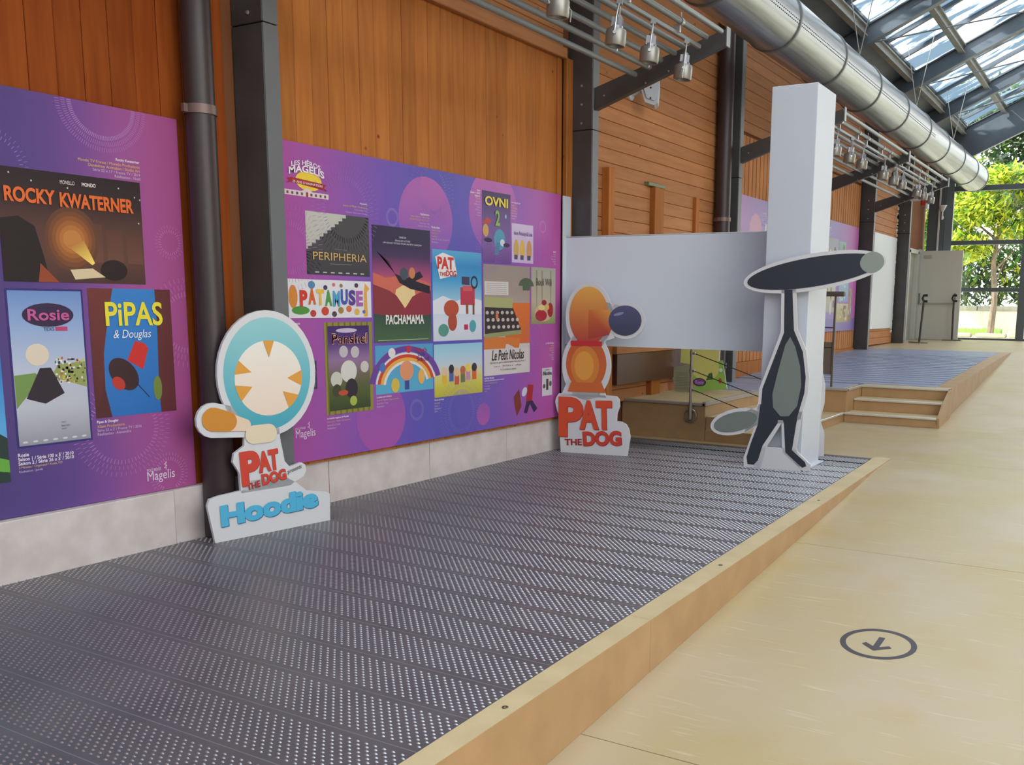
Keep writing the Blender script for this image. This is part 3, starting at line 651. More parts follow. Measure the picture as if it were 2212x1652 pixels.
a.ell(0.52, 0.45, 0.12, 0.21, (226, 150, 110)); a.rect(0.485, 0.05, 0.56, 0.24, (70, 76, 150)); a.ell(0.32, 0.16, 0.07, 0.15, (214, 186, 84)); a.ell(0.78, 0.3, 0.06, 0.16, (232, 176, 92)); a.ell(0.27, 0.84, 0.06, 0.1, (228, 220, 222)); a.ell(0.11, 0.55, 0.05, 0.1, (80, 120, 190)); a.ell(0.56, 0.9, 0.05, 0.08, (190, 60, 90))
t.word("Helen's", 0.68, 0.83, 0.2, 0.10, (190, 60, 84), 0.01); t.word('Little', 0.72, 0.74, 0.13, 0.08, (90, 70, 150), 0.01); t.word('School', 0.70, 0.63, 0.22, 0.10, (120, 56, 120), 0.01)
P.done('sky blue poster with a rainbow arch')
P = Poster(p2, (5.288, 5.858, 0.978, 1.611)); a, t = P.a, P.t
a.strips(0, 0, 1, 1, [(206, 212, 226), (216, 220, 232), (206, 216, 232), (140, 190, 220), (78, 160, 210), (60, 140, 200), (92, 172, 214)], False)
a.poly([(0, 0.44), (0.2, 0.5), (0.45, 0.44), (0.7, 0.5), (1, 0.45), (1, 0.3), (0, 0.3)], (222, 226, 236))
for x, z, w, h, c in ((0.55, 0.40, 0.3, 0.2, (190, 66, 84)), (0.6, 0.56, 0.2, 0.06, (210, 96, 100)), (0.58, 0.63, 0.16, 0.09, (70, 66, 92)), (0.66, 0.30, 0.05, 0.12, (140, 90, 70)), (0.8, 0.29, 0.04, 0.13, (120, 80, 66)), (0.62, 0.12, 0.08, 0.06, (200, 50, 90))): a.rect(x, z, x + w, z + h, c)
a.arc(0.84, 0.66, 0.05, 0.075, (52, 50, 66), 0, 360, 16); a.ell(0.36, 0.36, 0.15, 0.095, (186, 84, 62)); a.ell(0.38, 0.21, 0.09, 0.10, (176, 78, 60)); a.ell(0.2, 0.12, 0.10, 0.07, (92, 150, 140)); a.ell(0.80, 0.16, 0.07, 0.07, (86, 164, 176))
a.poly([(0.05, 0.92), (0.2, 0.97), (0.42, 0.93), (0.48, 0.74), (0.14, 0.68), (0.10, 0.78)], (232, 228, 230)); t.word('PAT', 0.09, 0.79, 0.32, 0.135, (206, 62, 50), 0.04); t.word('THE', 0.13, 0.715, 0.13, 0.045, (196, 52, 48), 0.02); t.word('DOG', 0.26, 0.715, 0.20, 0.065, (206, 62, 50), 0.03)
P.done('blue and snow white poster with a red title')
P = Poster(p2, (5.292, 5.861, 0.582, 0.956)); a = P.a
a.strips(0, 0, 1, 1, [(188, 178, 62), (206, 196, 78), (214, 206, 130), (196, 208, 220), (170, 206, 226), (150, 202, 224)], False)
for x, z, c1_, c2_ in ((0.2, 0.36, (226, 178, 62), (222, 190, 160)), (0.34, 0.4, (84, 96, 176), (52, 46, 56)), (0.45, 0.33, (196, 90, 70), (222, 186, 150)), (0.575, 0.36, (110, 116, 84), (190, 104, 70)), (0.69, 0.4, (196, 140, 180), (232, 200, 90)), (0.82, 0.4, (216, 100, 60), (58, 50, 58))):
    a.rect(x - 0.045, z - 0.12, x + 0.045, z + 0.06, c1_); a.ell(x, z + 0.12, 0.055, 0.085, c2_, n=16)
pass
P.done('pale blue poster with yellow ground and a row of coloured figures')
P = Poster(p2, (5.871, 6.239, 1.546, 2.066)); a, t = P.a, P.t
a.strips(0, 0, 1, 1, [(112, 72, 146), (128, 92, 160), (116, 84, 150), (92, 66, 124), (68, 50, 92)], False)
a.poly([(0, 0.55), (0.18, 0.64), (0.34, 0.58), (0.2, 0.54)], (190, 66, 58)); a.ell(0.12, 0.45, 0.1, 0.09, (206, 160, 84)); a.ell(0.6, 0.34, 0.2, 0.15, (82, 152, 182)); a.poly([(0.4, 0.12), (0.56, 0.12), (0.62, 0.3), (0.5, 0.3)], (70, 130, 164)); a.ell(0.7, 0.3, 0.08, 0.05, (216, 216, 222)); a.ell(0.2, 0.32, 0.14, 0.03, (60, 44, 80)); a.ell(0.85, 0.27, 0.12, 0.03, (60, 44, 80)); a.ell(0.82, 0.68, 0.03, 0.03, (150, 190, 226))
t.word('OVNI', 0.09, 0.80, 0.80, 0.13, (232, 212, 70), 0.03); t.word('2', 0.44, 0.53, 0.16, 0.22, (132, 182, 72), 0.03)
P.done('purple poster with a yellow title and a green numeral')
P = Poster(p2, (6.255, 6.558, 1.562, 1.859)); a, t = P.a, P.t
a.rect(0, 0, 1, 1, (206, 186, 220)); 
for x, c in ((0.2, (204, 166, 90)), (0.48, (222, 178, 82)), (0.8, (206, 150, 84))): a.ell(x, 0.34, 0.12, 0.26, c); a.rect(x - 0.09, 0.08, x + 0.06, 0.2, (86, 74, 112))
t.word('Ann, Nouky & Lola', 0.08, 0.68, 0.86, 0.13, (92, 64, 130), 0.01)
P.done('small lilac poster with ochre figures')
P = Poster(p2, (5.882, 6.507, 0.699, 1.535)); a, t = P.a, P.t
a.strips(0, 0.28, 1, 1, [(196, 184, 172), (184, 172, 162), (166, 150, 142), (160, 146, 138)], False); a.poly([(0.40, 0.26), (1, 0.24), (1, 0.66), (0.62, 0.66)], (214, 122, 62), [(206, 108, 56)] * 2 + [(220, 118, 62)] * 2)
a.rect(0, 0, 1, 0.28, (206, 200, 200)); a.poly([(0, 0.24), (0.45, 0.24), (0.47, 0.29), (0.75, 0.22), (0.78, 0.33), (0, 0.36)], (212, 124, 62)); a.rect(0, 0.0, 1, 0.24, (210, 204, 204))
a.rect(0.02, 0.73, 0.52, 0.85, (214, 208, 206)); 
for k in range(6): a.rect(0.05, 0.745 + 0.017 * k, 0.48, 0.749 + 0.017 * k, (150, 142, 140)); a.k -= 1
a.k += 1; a.poly([(0.02, 0.62), (0.6, 0.61), (0.62, 0.70), (0.02, 0.71)], (170, 174, 122)); a.poly([(0.02, 0.38), (0.80, 0.41), (0.62, 0.61), (0.02, 0.62)], (62, 54, 58))
for r in range(3):
    for k in range(7 - (r == 2)): a.ell(0.07 + 0.105 * k + 0.015 * (2 - r), 0.44 + 0.065 * r, 0.034, 0.017, (196, 190, 180), n=8); a.k -= 1
a.k += 1; a.poly([(0.02, 0.34), (0.8, 0.37), (0.8, 0.41), (0.02, 0.38)], (150, 156, 110)); a.ell(0.92, 0.82, 0.17, 0.075, (84, 100, 78), 0, 20, 0, 180); a.rect(0.84, 0.78, 1.0, 0.82, (84, 100, 78)); a.ell(0.27, 0.54, 0.03, 0.04, (206, 130, 90), n=10)
t.word('Le Petit Nicolas', 0.16, 0.135, 0.70, 0.095, (48, 44, 48), 0.008, 0.2); t.word("Qu'est-ce qu'on attend pour être heureux ?", 0.12, 0.103, 0.78, 0.022, (60, 56, 60)); t.word('le 12 octobre au cinéma', 0.34, 0.04, 0.34, 0.018, (110, 80, 80)); t.word('un film de', 0.2, 0.075, 0.6, 0.014, (120, 112, 112))
P.done('poster of a green typewriter on an orange desk')
P = Poster(p2, (6.531, 6.897, 1.083, 1.537)); a, t = P.a, P.t
a.strips(0, 0, 1, 1, [(142, 158, 92), (168, 166, 130), (190, 180, 160), (180, 172, 154), (176, 174, 160), (168, 168, 152)], False)
for x in (0.2, 0.42, 0.78): a.poly([(x, 0.3), (x + 0.03, 0.3), (x + 0.05, 0.95), (x - 0.02, 0.95)], (158, 144, 120)); a.k -= 1
a.k += 1; a.ell(0.5, 0.2, 0.36, 0.16, (206, 180, 150)); a.ell(0.4, 0.15, 0.24, 0.10, (172, 48, 58)); a.ell(0.78, 0.25, 0.12, 0.13, (166, 50, 58)); a.ell(0.52, 0.38, 0.10, 0.05, (150, 46, 52)); a.ell(0.42, 0.29, 0.14, 0.05, (226, 206, 140)); a.ell(0.66, 0.3, 0.07, 0.05, (232, 180, 84))
t.word('Bouli Wili', 0.18, 0.68, 0.64, 0.13, (92, 84, 72))
P.done('grey green poster with dark red rounded shapes')
P = Poster(p2, (6.696, 6.852, 0.486, 0.719)); a, t = P.a, P.t
a.rect(0, 0, 1, 1, (206, 204, 210)); a.rect(0.4, 0.2, 0.62, 0.6, (60, 54, 60)); a.ell(0.2, 0.35, 0.13, 0.08, (96, 86, 84)); a.ell(0.82, 0.42, 0.13, 0.1, (104, 84, 80)); t.word('Nicolas', 0.06, 0.74, 0.86, 0.14, (44, 42, 50), 0.02); t.word('LE PETIT', 0.3, 0.9, 0.4, 0.05, (44, 42, 50))
P.done('small white poster at the far lower corner')
P = Poster(p2, (6.28, 6.70, 0.345, 0.815)); a = P.a                      # plain coloured shapes where the print has a running figure
a.poly([(0.0, 0.36), (0.18, 0.48), (0.26, 0.18), (0.10, 0.02), (0.03, 0.2)], (128, 58, 50)); a.poly([(0.42, 0.24), (0.62, 0.24), (0.68, 0.52), (0.48, 0.54)], (168, 48, 52)); a.poly([(0.34, 0.06), (0.45, 0.04), (0.55, 0.2), (0.7, 0.04), (0.82, 0.1), (0.64, 0.25), (0.44, 0.25)], (52, 50, 84)); a.ell(0.36, 0.42, 0.1, 0.07, (204, 208, 222), 30)
P.done('plain coloured shapes', 'print')
P = Poster(p2, (4.06, 4.185, 0.725, 0.895)); a = P.a
a.rect(0, 0, 1, 1, (70, 62, 96)); a.ell(0.7, 0.82, 0.2, 0.13, (214, 204, 90)); a.ell(0.7, 0.52, 0.2, 0.13, (214, 204, 90)); a.rect(0.4, 0.08, 0.9, 0.32, (104, 100, 120))
P.done('dark upright print with two yellow rounds', 'print')
Y_, Pp = 'y', 'p'
caption(p2, 4.35, 4.656, 1.855, [('Peripheria', 'w'), ('Autour de Minuit / Productions', 'y'), ('Court-métrage 12 min', 'p'), ('Réalisation : David Coquard-Dassault', 'p')], 'r')
caption(p2, 4.95, 5.263, 1.842, [('Pachamama', 'w'), ('Folivari / O2B Films / Doghouse Films', 'y'), ('Blue Spirit Productions / Haut et Court', 'y'), ('Long-métrage / 2018', 'p'), ('Réalisation : Juan Antin', 'p')], 'r')
caption(p2, 5.285, 5.6, 1.765, [('Pat le chien', 'w'), ('Superprod / Toonz', 'y'), ('Planeta Junior', 'y'), ('Gaumont', 'y'), ('Série 78 x 7 min / France TV', 'p'), ('Réalisation', 'p')], 'l')
caption(p2, 5.70, 5.848, 2.065, [('Ovni', 'w'), ('Saison 1 / 2019', 'w'), ('Saison 2', 'w'), ('TeamTO', 'y'), ('Série 26', 'p'), ('Réalisation', 'p'), ('Saison', 'p'), ('Diffusion', 'p'), ('Canal', 'p'), ('France', 'p')], 'r')
caption(p2, 6.252, 6.46, 2.02, [('Ann, Nouky & Lola', 'w'), ('Studio', 'y'), ('Productions', 'y'), ('Animation', 'y'), ('Série 26 x 5', 'p'), ('Réalisation', 'p'), ('France', 'p')], 'l')
caption(p2, 6.66, 6.90, 1.68, [('Bouli', 'w'), ('Studio', 'y'), ('Court-métrage', 'p'), ('Réalisation', 'p'), ('France', 'p'), ('2011', 'p')], 'r')
caption(p2, 4.701, 5.2, 0.638, [("La petite école d'Hélène", 'w'), ('Superprod / Big Jump / Dapper Animation', 'y'), ('Série 52 x 7 min', 'p'), ('Réalisation', 'p')], 'l')
caption(p2, 4.257, 4.68, 0.542, [('Le monde magique de Panshel', 'w'), ('Neoxi Studio / Digital / Tele Animation', 'y'), ('Série 52 x 5 min', 'p'), ('Réalisation', 'p')], 'l')
caption(p2, 5.290, 5.5, 0.572, [('Peanuts by Schulz', 'w'), ('Normaal', 'y'), ('Saison 1', 'p'), ('Réalisation', 'p'), ('2016', 'p')], 'l')
caption(p2, 5.887, 6.26, 0.69, [('Le Petit Nicolas', 'w'), ("Qu'est-ce qu'on attend pour être heureux ?", 'w'), ('Onyx Films / Bidibul Productions', 'y'), ('Long-métrage', 'p'), ('Réalisation', 'p'), ('2022', 'p')], 'l')
caption(p2, 6.70, 6.875, 0.93, [('Le Petit Nicolas', 'w'), ('Method', 'y'), ('Animation', 'y'), ('M6 Studio', 'y'), ('Série', 'p'), ('Réalisation', 'p'), ('Saison', 'p'), ('2009', 'p')], 'r')
caption(p2, 3.99, 4.22, 1.125, [('Patamuse', 'w'), ('Caribara', 'y'), ('Série 40 x 2', 'y'), ('Réalisation', 'p')], 'l')
magelis(p2, 4.001, 0.43, 0.156, 0.10)
# far panel
c3 = [(178, 130, 190), (150, 134, 196), (136, 138, 196), (140, 132, 196), (150, 112, 186), (196, 98, 176)]
p3, bg3, clip3 = panel('poster_panel', 11.06, 16.60, 0.86, 2.565, 'far purple film poster panel beyond the tall white column, on the slatted wall', c3)
bg3.ell(11.62, 2.18, 0.22, 0.2, (206, 150, 180)); bg3.rect(11.06, 0.86, 16.6, 1.06, (128, 110, 176)); bg3.build('printed_background', p3)
for r, cols, lab in (((11.95, 12.6, 2.0, 2.28), [(150, 190, 186), (206, 210, 212)], 'pale green print beside the column'), ((12.9, 14.5, 1.3, 2.3), [(180, 172, 180), (150, 160, 176)], 'pale print hidden behind the column'),
                     ((14.75, 15.4, 1.75, 2.3), [(170, 176, 180), (150, 150, 170)], 'grey print'), ((15.45, 15.85, 1.78, 2.28), [(104, 140, 130), (136, 176, 160)], 'green print'),
                     ((14.72, 15.35, 1.16, 1.70), [(178, 170, 150), (206, 200, 196)], 'beige print'), ((15.55, 16.1, 1.33, 1.66), [(120, 160, 200), (150, 190, 214)], 'blue print'), ((15.45, 16.15, 1.0, 1.30), [(170, 150, 90), (206, 192, 150)], 'ochre print'), ((16.15, 16.35, 1.0, 1.55), [(150, 130, 110), (170, 150, 130)], 'narrow brown print')):
    P = Poster(p3, r, 4); P.a.strips(0, 0, 1, 1, cols, False); random.seed(int(r[0] * 100))
    for k in range(9):
        x, z = random.uniform(0.1, 0.9), random.uniform(0.1, 0.85); P.a.ell(x, z, random.uniform(0.03, 0.09), random.uniform(0.05, 0.2), random.choice([(90, 84, 100), (214, 208, 206), (150, 120, 90), (190, 180, 120)]), n=10)
    P.done(lab)
caption(p3, 11.85, 12.6, 2.42, [('Les films', 'w'), ('Animation', 'p'), ('Série 52 x 7', 'p'), ('Réalisation', 'p')], 'l', 0.03, 0.045)
caption(p3, 14.85, 15.35, 2.46, [('Saison 1', 'w'), ('Animation', 'p'), ('Série', 'p'), ('Réalisation', 'p'), ('2015', 'p')], 'l', 0.02, 0.03)
# ------------------------------------------------------------------ near platform of studded metal planks
plat = empty('low_platform', (-3.0, 4.5, 0.0), 'low grey platform of studded metal planks with a plywood kerb, along the poster wall', 'platform')
def stud_mesh():
    mb = MB(); nx, ny = 77, 12
    for i in range(nx):
        for j in range(ny):
            x = -0.028 - i * 0.0334 - 0.0167 * (j % 2); yv = 0.030 + j * 0.0172
            rx, ry, h = 0.0080, 0.0042, 0.0034
            k = len(mb.v); vs = [(x + rx * math.cos(t), yv + ry * math.sin(t), 0) for t in (0, 1.047, 2.094, 3.142, 4.189, 5.236)]
            vs += [(x + rx * .5 * math.cos(t), yv + ry * .5 * math.sin(t), h) for t in (0, 2.094, 4.189)]
            mb.v += vs; f = [(0, 1, 6), (1, 2, 7, 6), (2, 3, 7), (3, 4, 8, 7), (4, 5, 8), (5, 0, 6, 8), (6, 7, 8)]
            mb.f += [tuple(q + k for q in p) for p in f]; mb.mi += [0] * 7
    return mb.mesh('studs', M_stud, True)
SM = stud_mesh()
M_edge = mat('highlit_plank_edge', (150, 146, 146), 0.35, 0.4)  # lighter joint edges: the sky's highlight put into the colour
y = 0.952
while y < 7.9:
    ya, yb = y + 0.0002, y + 0.2498; xl = -4.242 if yb < 3.70 else -4.328; xr = cin((ya + yb) / 2) - 0.002
    mb = MB(); prof = [(ya, -0.03), (ya, -0.0012), (ya + 0.003, 0), (yb - 0.0004, 0), (yb, -0.0005), (yb, -0.03)]
    k = len(mb.v)
    a_ = [(xl, p[0], p[1]) for p in prof]; b_ = [(cin(p[0]) - 0.001, p[0], p[1]) for p in prof]
    mb.add(a_ + b_, [tuple(range(5, -1, -1)), tuple(range(6, 12))] + [(i, (i + 1) % 6, (i + 1) % 6 + 6, i + 6) for i in range(6)])
    mb.mi[3] = 1
    pk = mb.build('deck_plank', [M_deck, M_edge], plat)
    st = tag(link('studs', SM, pk, (cin((ya + yb) / 2), y, 0.0)), 'raised shiny studs', kind='stuff')
    y += 0.25
box('far_edge_strip', (-4.32, 7.955, -0.03), (cin(8.0), 8.03, 0.001), M_deck, plat, 0.003)
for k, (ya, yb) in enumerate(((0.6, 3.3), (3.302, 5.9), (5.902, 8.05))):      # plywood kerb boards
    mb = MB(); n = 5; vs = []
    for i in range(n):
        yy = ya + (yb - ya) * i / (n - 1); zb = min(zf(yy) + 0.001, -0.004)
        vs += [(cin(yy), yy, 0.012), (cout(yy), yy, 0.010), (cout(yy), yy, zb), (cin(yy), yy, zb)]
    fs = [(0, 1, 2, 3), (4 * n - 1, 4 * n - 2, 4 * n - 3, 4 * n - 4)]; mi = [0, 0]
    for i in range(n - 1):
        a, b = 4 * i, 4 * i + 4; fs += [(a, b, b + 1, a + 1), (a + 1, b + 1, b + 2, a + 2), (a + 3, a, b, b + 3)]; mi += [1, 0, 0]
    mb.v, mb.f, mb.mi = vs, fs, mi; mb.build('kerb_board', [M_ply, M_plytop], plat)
for yy in (2.31, 4.2, 6.0):
    mb = MB(); mb.lathe([(0.006, 0.0), (0.011, 0.0), (0.010, 0.002), (0.004, 0.001)], (cin(yy) * .45 + cout(yy) * .55, yy, 0.0115), 10); mb.build('screw', mat('screw_steel', (120, 110, 90), 0.4, 0.8), plat)
# ------------------------------------------------------------------ upper stage with steps
stage = empty('upper_stage', (-3.0, 12.0, 0.0), 'raised stage beyond the white column, with three wooden steps and a blue-grey deck', 'stage')
def loft(name, xs, ys, ztop, zbot, m, top=None):
    mb = MB(); n = len(ys); vs = []
    for y_ in ys: vs += [(xs[0](y_), y_, ztop(y_)), (xs[1](y_), y_, ztop(y_)), (xs[1](y_), y_, zbot(y_)), (xs[0](y_), y_, zbot(y_))]
    fs = [(0, 1, 2, 3), (4 * n - 1, 4 * n - 2, 4 * n - 3, 4 * n - 4)]; mi = [0, 0]
    for i in range(n - 1):
        a, b = 4 * i, 4 * i + 4; fs += [(a, b, b + 1, a + 1), (a + 1, b + 1, b + 2, a + 2), (a + 3, a, b, b + 3), (a + 2, b + 2, b + 3, a + 3)]; mi += [1 if top else 0, 0, 0, 0]
    mb.v, mb.f, mb.mi = vs, fs, mi
    return mb.build(name, [m, top] if top else m, stage)
c_ = lambda v: (lambda y_: v)
edge = lambda y_: -1.775 - 0.013 * (y_ - 11.1)
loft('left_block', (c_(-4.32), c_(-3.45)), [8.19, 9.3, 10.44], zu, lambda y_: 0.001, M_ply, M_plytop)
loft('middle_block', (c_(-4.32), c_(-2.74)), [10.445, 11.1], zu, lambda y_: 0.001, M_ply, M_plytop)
yy = [11.104, 11.5, 12, 13, 14, 15, 16, 17.5]
for k in range(0, 4):
    pass
loft('side_cheek', (lambda y_: edge(y_) - 0.022, edge), [11.104, 12, 13.4], lambda y_: zu(y_) - 0.025, lambda y_: zf(y_) + 0.001, M_ply)
loft('side_cheek', (lambda y_: edge(y_) - 0.022, edge), [13.403, 14.5, 15.2], lambda y_: zu(y_) - 0.025, lambda y_: zf(y_) + 0.001, M_ply)
loft('side_cheek', (lambda y_: edge(y_) - 0.022, edge), [15.203, 16, 17.3], lambda y_: zu(y_) - 0.025, lambda y_: min(zf(y_) + 0.001, zu(y_) - 0.03), M_ply)
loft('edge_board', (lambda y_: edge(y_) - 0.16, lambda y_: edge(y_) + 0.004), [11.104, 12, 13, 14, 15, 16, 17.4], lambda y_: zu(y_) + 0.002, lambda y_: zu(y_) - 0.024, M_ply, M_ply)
# deck: narrow strips with open joints, too fine to tell apart from here
mb = MB(); y = 11.2
while y < 17.3:
    ya, yb = y + 0.004, y + 0.246; xr = edge(y + .125) - 0.163
    mb.box((-4.30, ya, zu(ya) - 0.03), (xr, yb, zu(yb) + 0.001)); y += 0.25
d_ = tag(mb.build('deck', M_deck2, stage), 'blue-grey metal deck', kind='stuff')
mb = MB(); mb.box((-4.25, 10.47, 0.35), (-2.80, 11.18, 0.3665)); mb.box((-4.25, 9.6, 0.34), (-3.52, 10.47, zu(10.4) + 0.004)); tag(mb.build('deck', M_deck2, stage), 'blue-grey metal deck')
loft('front_board', (c_(-2.735), lambda y_: edge(y_) + 0.004), [11.09, 11.2], lambda y_: zu(y_) + 0.003, lambda y_: zu(y_) - 0.03, M_ply, M_plytop)
# steps: risers, treads and bright nosings
NOS = mat('bright_nosing', (214, 212, 202), 0.35, 0.4)
for k, (ya, z0, z1) in enumerate(((10.44, 0.001, 0.105), (10.77, 0.105, 0.235), (11.10, 0.235, 0.362))):
    xl = -2.75 if k == 0 else -2.738; xr = -1.775
    box('riser', (xl, ya, z0), (xr, ya + 0.018, z1 - 0.022), M_ply, stage, 0.002)
    if k < 2: box('tread', (xl, ya - 0.012, z1 - 0.022), (xr, ya + 0.35, z1), M_plytop, stage, 0.003)
    tag(box('nosing', (xl, ya - 0.020, z1 - 0.020), (xr - 0.01, ya + 0.02, z1 + 0.004), NOS, stage, 0.004), 'pale metal nosing')
mb = MB(); mb.prism([(-1.776, 10.44, 0.001), (-1.776, 11.102, 0.001), (-1.776, 11.102, 0.362), (-1.776, 10.95, 0.34), (-1.776, 10.62, 0.22), (-1.776, 10.42, 0.105)], (0.022, 0, 0)); mb.build('side_cheek', M_ply, stage)
loft('low_step', (c_(-3.445), c_(-2.76)), [8.19, 9.4, 10.435], lambda y_: 0.102, lambda y_: 0.001, M_ply, M_plytop)
loft('middle_step', (c_(-3.445), c_(-3.10)), [8.21, 9.4, 10.435], lambda y_: 0.225, lambda y_: 0.103, M_ply, M_plytop)
GN = mat('grey_nosing', (164, 156, 146), 0.45, 0.1)
for a_, b_ in (((-4.32, 8.172, 0.325), (-3.445, 8.215, 0.352)), ((-3.475, 8.172, 0.325), (-3.438, 10.44, 0.3645)), ((-3.0, 10.425, 0.34), (-2.725, 10.47, 0.3675)), ((-2.765, 10.43, 0.34), (-2.725, 11.1, 0.3695))):
    tag(box('nosing', a_, b_, GN, stage, 0.004), 'grey metal edge strip')
for a_, b_ in (((-2.79, 8.18, 0.085), (-2.75, 10.44, 0.108)), ((-3.125, 8.2, 0.207), (-3.092, 10.44, 0.231))):
    tag(box('nosing', a_, b_, NOS, stage, 0.004), 'pale metal nosing')
# ------------------------------------------------------------------ cable railing on the left block, and the one by the steps
ST = mat('stainless', (176, 170, 160), 0.3, 0.8)
rail = empty('cable_railing', (-3.58, 8.155, 0.2), 'slim stainless railing post with three slanting cables, under the white screen', 'railing')
mb = MB(); mb.tube([(-3.585, 8.155, 0.34), (-3.585, 8.155, 0.86)], 0.014, 10); mb.tube([(-3.585, 8.155, 0.34), (-3.585, 8.155, 0.20)], 0.020, 10); mb.build('post', ST, rail, True)
mb = MB(); R_ = 0.058
mb.tube([(-3.585 + R_ * math.cos(t), 8.155, 0.235 + R_ * math.sin(t)) for t in [i * math.pi / 12 for i in range(25)]], 0.007, 6); mb.box((-3.60, 8.15, 0.19), (-3.57, 8.18, 0.33)); tag(mb.build('base_ring', ST, rail, True), 'round base ring')
for k, z in enumerate((0.81, 0.648, 0.472)):
    mb = MB(); mb.lathe([(0.0, -0.02), (0.019, -0.02), (0.019, 0.02), (0, 0.02)], (-3.585, 8.155, z), 10); mb.box((-3.585, 8.14, z - 0.01), (-3.55, 8.17, z + 0.01)); mb.build('clamp', ST, rail, True)
    mb = MB(); mb.tube([(-3.56, 8.155, z), (-2.70, 8.155, z - 0.86 * 0.315 - 0.001)], 0.0042, 6); tag(mb.build('cable', mat('cable_dark', (52, 46, 44), 0.5), rail), 'thin dark cable')
mb = MB(); mb.tube([(-2.69, 8.155, 0.102), (-2.69, 8.155, 0.56)], 0.013, 8); mb.build('post', ST, rail, True)
rail2 = empty('stair_railing', (-2.95, 10.6, zu(10.6)), 'short railing with a dark handrail and an end post, right of the tall white column', 'railing')
zb = zu(10.6)
for x_ in (-2.955, -3.60):
    mb = MB(); mb.box((x_ - 0.012, 10.588, zb), (x_ + 0.012, 10.612, 1.365), 0.003); mb.build('post', mat('rail_steel', (110, 104, 98), 0.4, 0.5), rail2)
mb = MB(); mb.box((-3.7, 10.565, 1.362), (-2.855, 10.635, 1.415), 0.01); mb.build('handrail', mat('dark_handrail', (84, 78, 74), 0.45), rail2)
for z in (1.02, 0.80):
    mb = MB(); mb.tube([(-3.60, 10.6, z), (-2.955, 10.6, z)], 0.006, 6); mb.build('cable', mat('cable_dark', (52, 46, 44), 0.5), rail2)
box('kick_panel', (-3.59, 10.60, 0.50), (-2.968, 10.612, 0.86), mat('smoked_panel', (108, 98, 90), 0.25), rail2, 0.002)
# cut-outs lying about on the stage, seen under the screen: their upper halves hide behind it
def local_board(name, O, U, shapes, label, cat, group=None, th=0.018, m=None):
    U = Vector(U).normalized(); N = U.cross(Vector(UP)); root = empty(name, O, label, cat, group)
    mb = MB()
    for sh in shapes: mb.prism([Vector(O) + U * u + Vector((0, 0, v)) - N * th for u, v in sh], N * th)
    mb.build('board', m or M_board, root)
    return root, Vector(O), U, N
def ell_pts(u, v, ru, rv, n=36, rot=0.0):
    c, s_ = math.cos(math.radians(rot)), math.sin(math.radians(rot)); r = []
    for i in range(n):
        t = 2 * math.pi * i / n; x, z = ru * math.cos(t), rv * math.sin(t); r.append((u + x * c - z * s_, v + x * s_ + z * c))
    return r
g, O, U, N = local_board('cutout_standee', (-4.05, 9.2, zu(9.2)), (1, 0.05, 0), [[(0.05, 0), (0.40, 0.05), (0.34, 0.34), (0.0, 0.30)], [(0, 0.26), (0.3, 0.24), (0.32, 0.62), (-0.12, 0.6)]], 'yellow and green cut-out board under the white screen, on the raised stage', 'cutout')
a = Art(O, U, UP, N, 0.0006); a.poly([(0.05, 0), (0.40, 0.05), (0.345, 0.34), (0.0, 0.30)], (150, 196, 96)); a.ell(0.16, 0.25, 0.15, 0.13, (214, 214, 128), n=20); a.poly([(-0.12, 0.30), (0.30, 0.25), (0.31, 0.61), (-0.11, 0.6)], (214, 214, 128))
a.ell(0.10, 0.105, 0.072, 0.042, (56, 40, 66)); a.ell(0.10, 0.105, 0.06, 0.033, (132, 86, 160)); a.poly([(0.2, 0.2), (0.235, 0.21), (0.25, 0.14), (0.17, 0.125)], (70, 110, 60)); a.ell(0.325, 0.13, 0.018, 0.028, (190, 70, 60), n=10); a.ell(0.33, 0.24, 0.02, 0.02, (216, 226, 232), n=10)
a.build('print', g)
t = Ink(O, U, UP, N, 0.0006); t.k = 12; t.word('Rosie', 0.055, 0.086, 0.09, 0.036, (196, 150, 210), 0.02); t.build('lettering', g)
g, O, U, N = local_board('leaflet_board', (-4.215, 9.12, zu(9.1)), (1, 0.12, 0), [[(0.03, 0), (0.20, 0.0), (0.19, 0.30), (-0.03, 0.25)]], 'grey-green printed board leaning beside the yellow and green cut-out', 'board')
a = Art(O, U, UP, N, 0.0006); a.poly([(0.03, 0), (0.20, 0.0), (0.19, 0.30), (-0.03, 0.25)], (150, 150, 128))
for k in range(11): a.rect(0.03, 0.03 + 0.017 * k, 0.165, 0.036 + 0.017 * k, (122, 122, 104)); a.k -= 1
a.build('print', g)
# ------------------------------------------------------------------ tall white column, white screen and small wall boards
col = empty('display_column', (-2.365, 7.35, 0.0), 'tall square white display column rising past the light truss', 'column')
box('box_shaft', (-2.54, 7.12, 0.001), (-2.19, 7.585, 2.857), M_white, col, 0.004)
box('foot_plate', (-2.56, 7.10, 0.0005), (-2.155, 7.62, 0.012), M_white, col, 0.002)
scr = empty('white_screen', (-3.45, 7.3, 0.9), 'wide white screen hung between the boarded wall and the tall white column', 'screen')
mb = MB(); P0, P1 = Vector((-4.30, 7.02, 0)), Vector((-2.545, 7.60, 0)); nrm = (P1 - P0).cross(Vector((0, 0, 1))).normalized() * 0.02
mb.prism([P0 + Vector((0, 0, 0.905)), P1 + Vector((0, 0, 0.875)), P1 + Vector((0, 0, 1.84)), P0 + Vector((0, 0, 1.795))], -nrm); mb.build('sheet', M_white, scr)
mb = MB(); mb.prism([P0 + Vector((0, 0, 1.797)), P1 + Vector((0, 0, 1.842)), P1 + Vector((0, 0, 1.850)), P0 + Vector((0, 0, 1.805))], -nrm * 1.3); mb.build('top_rail', M_alu, scr)
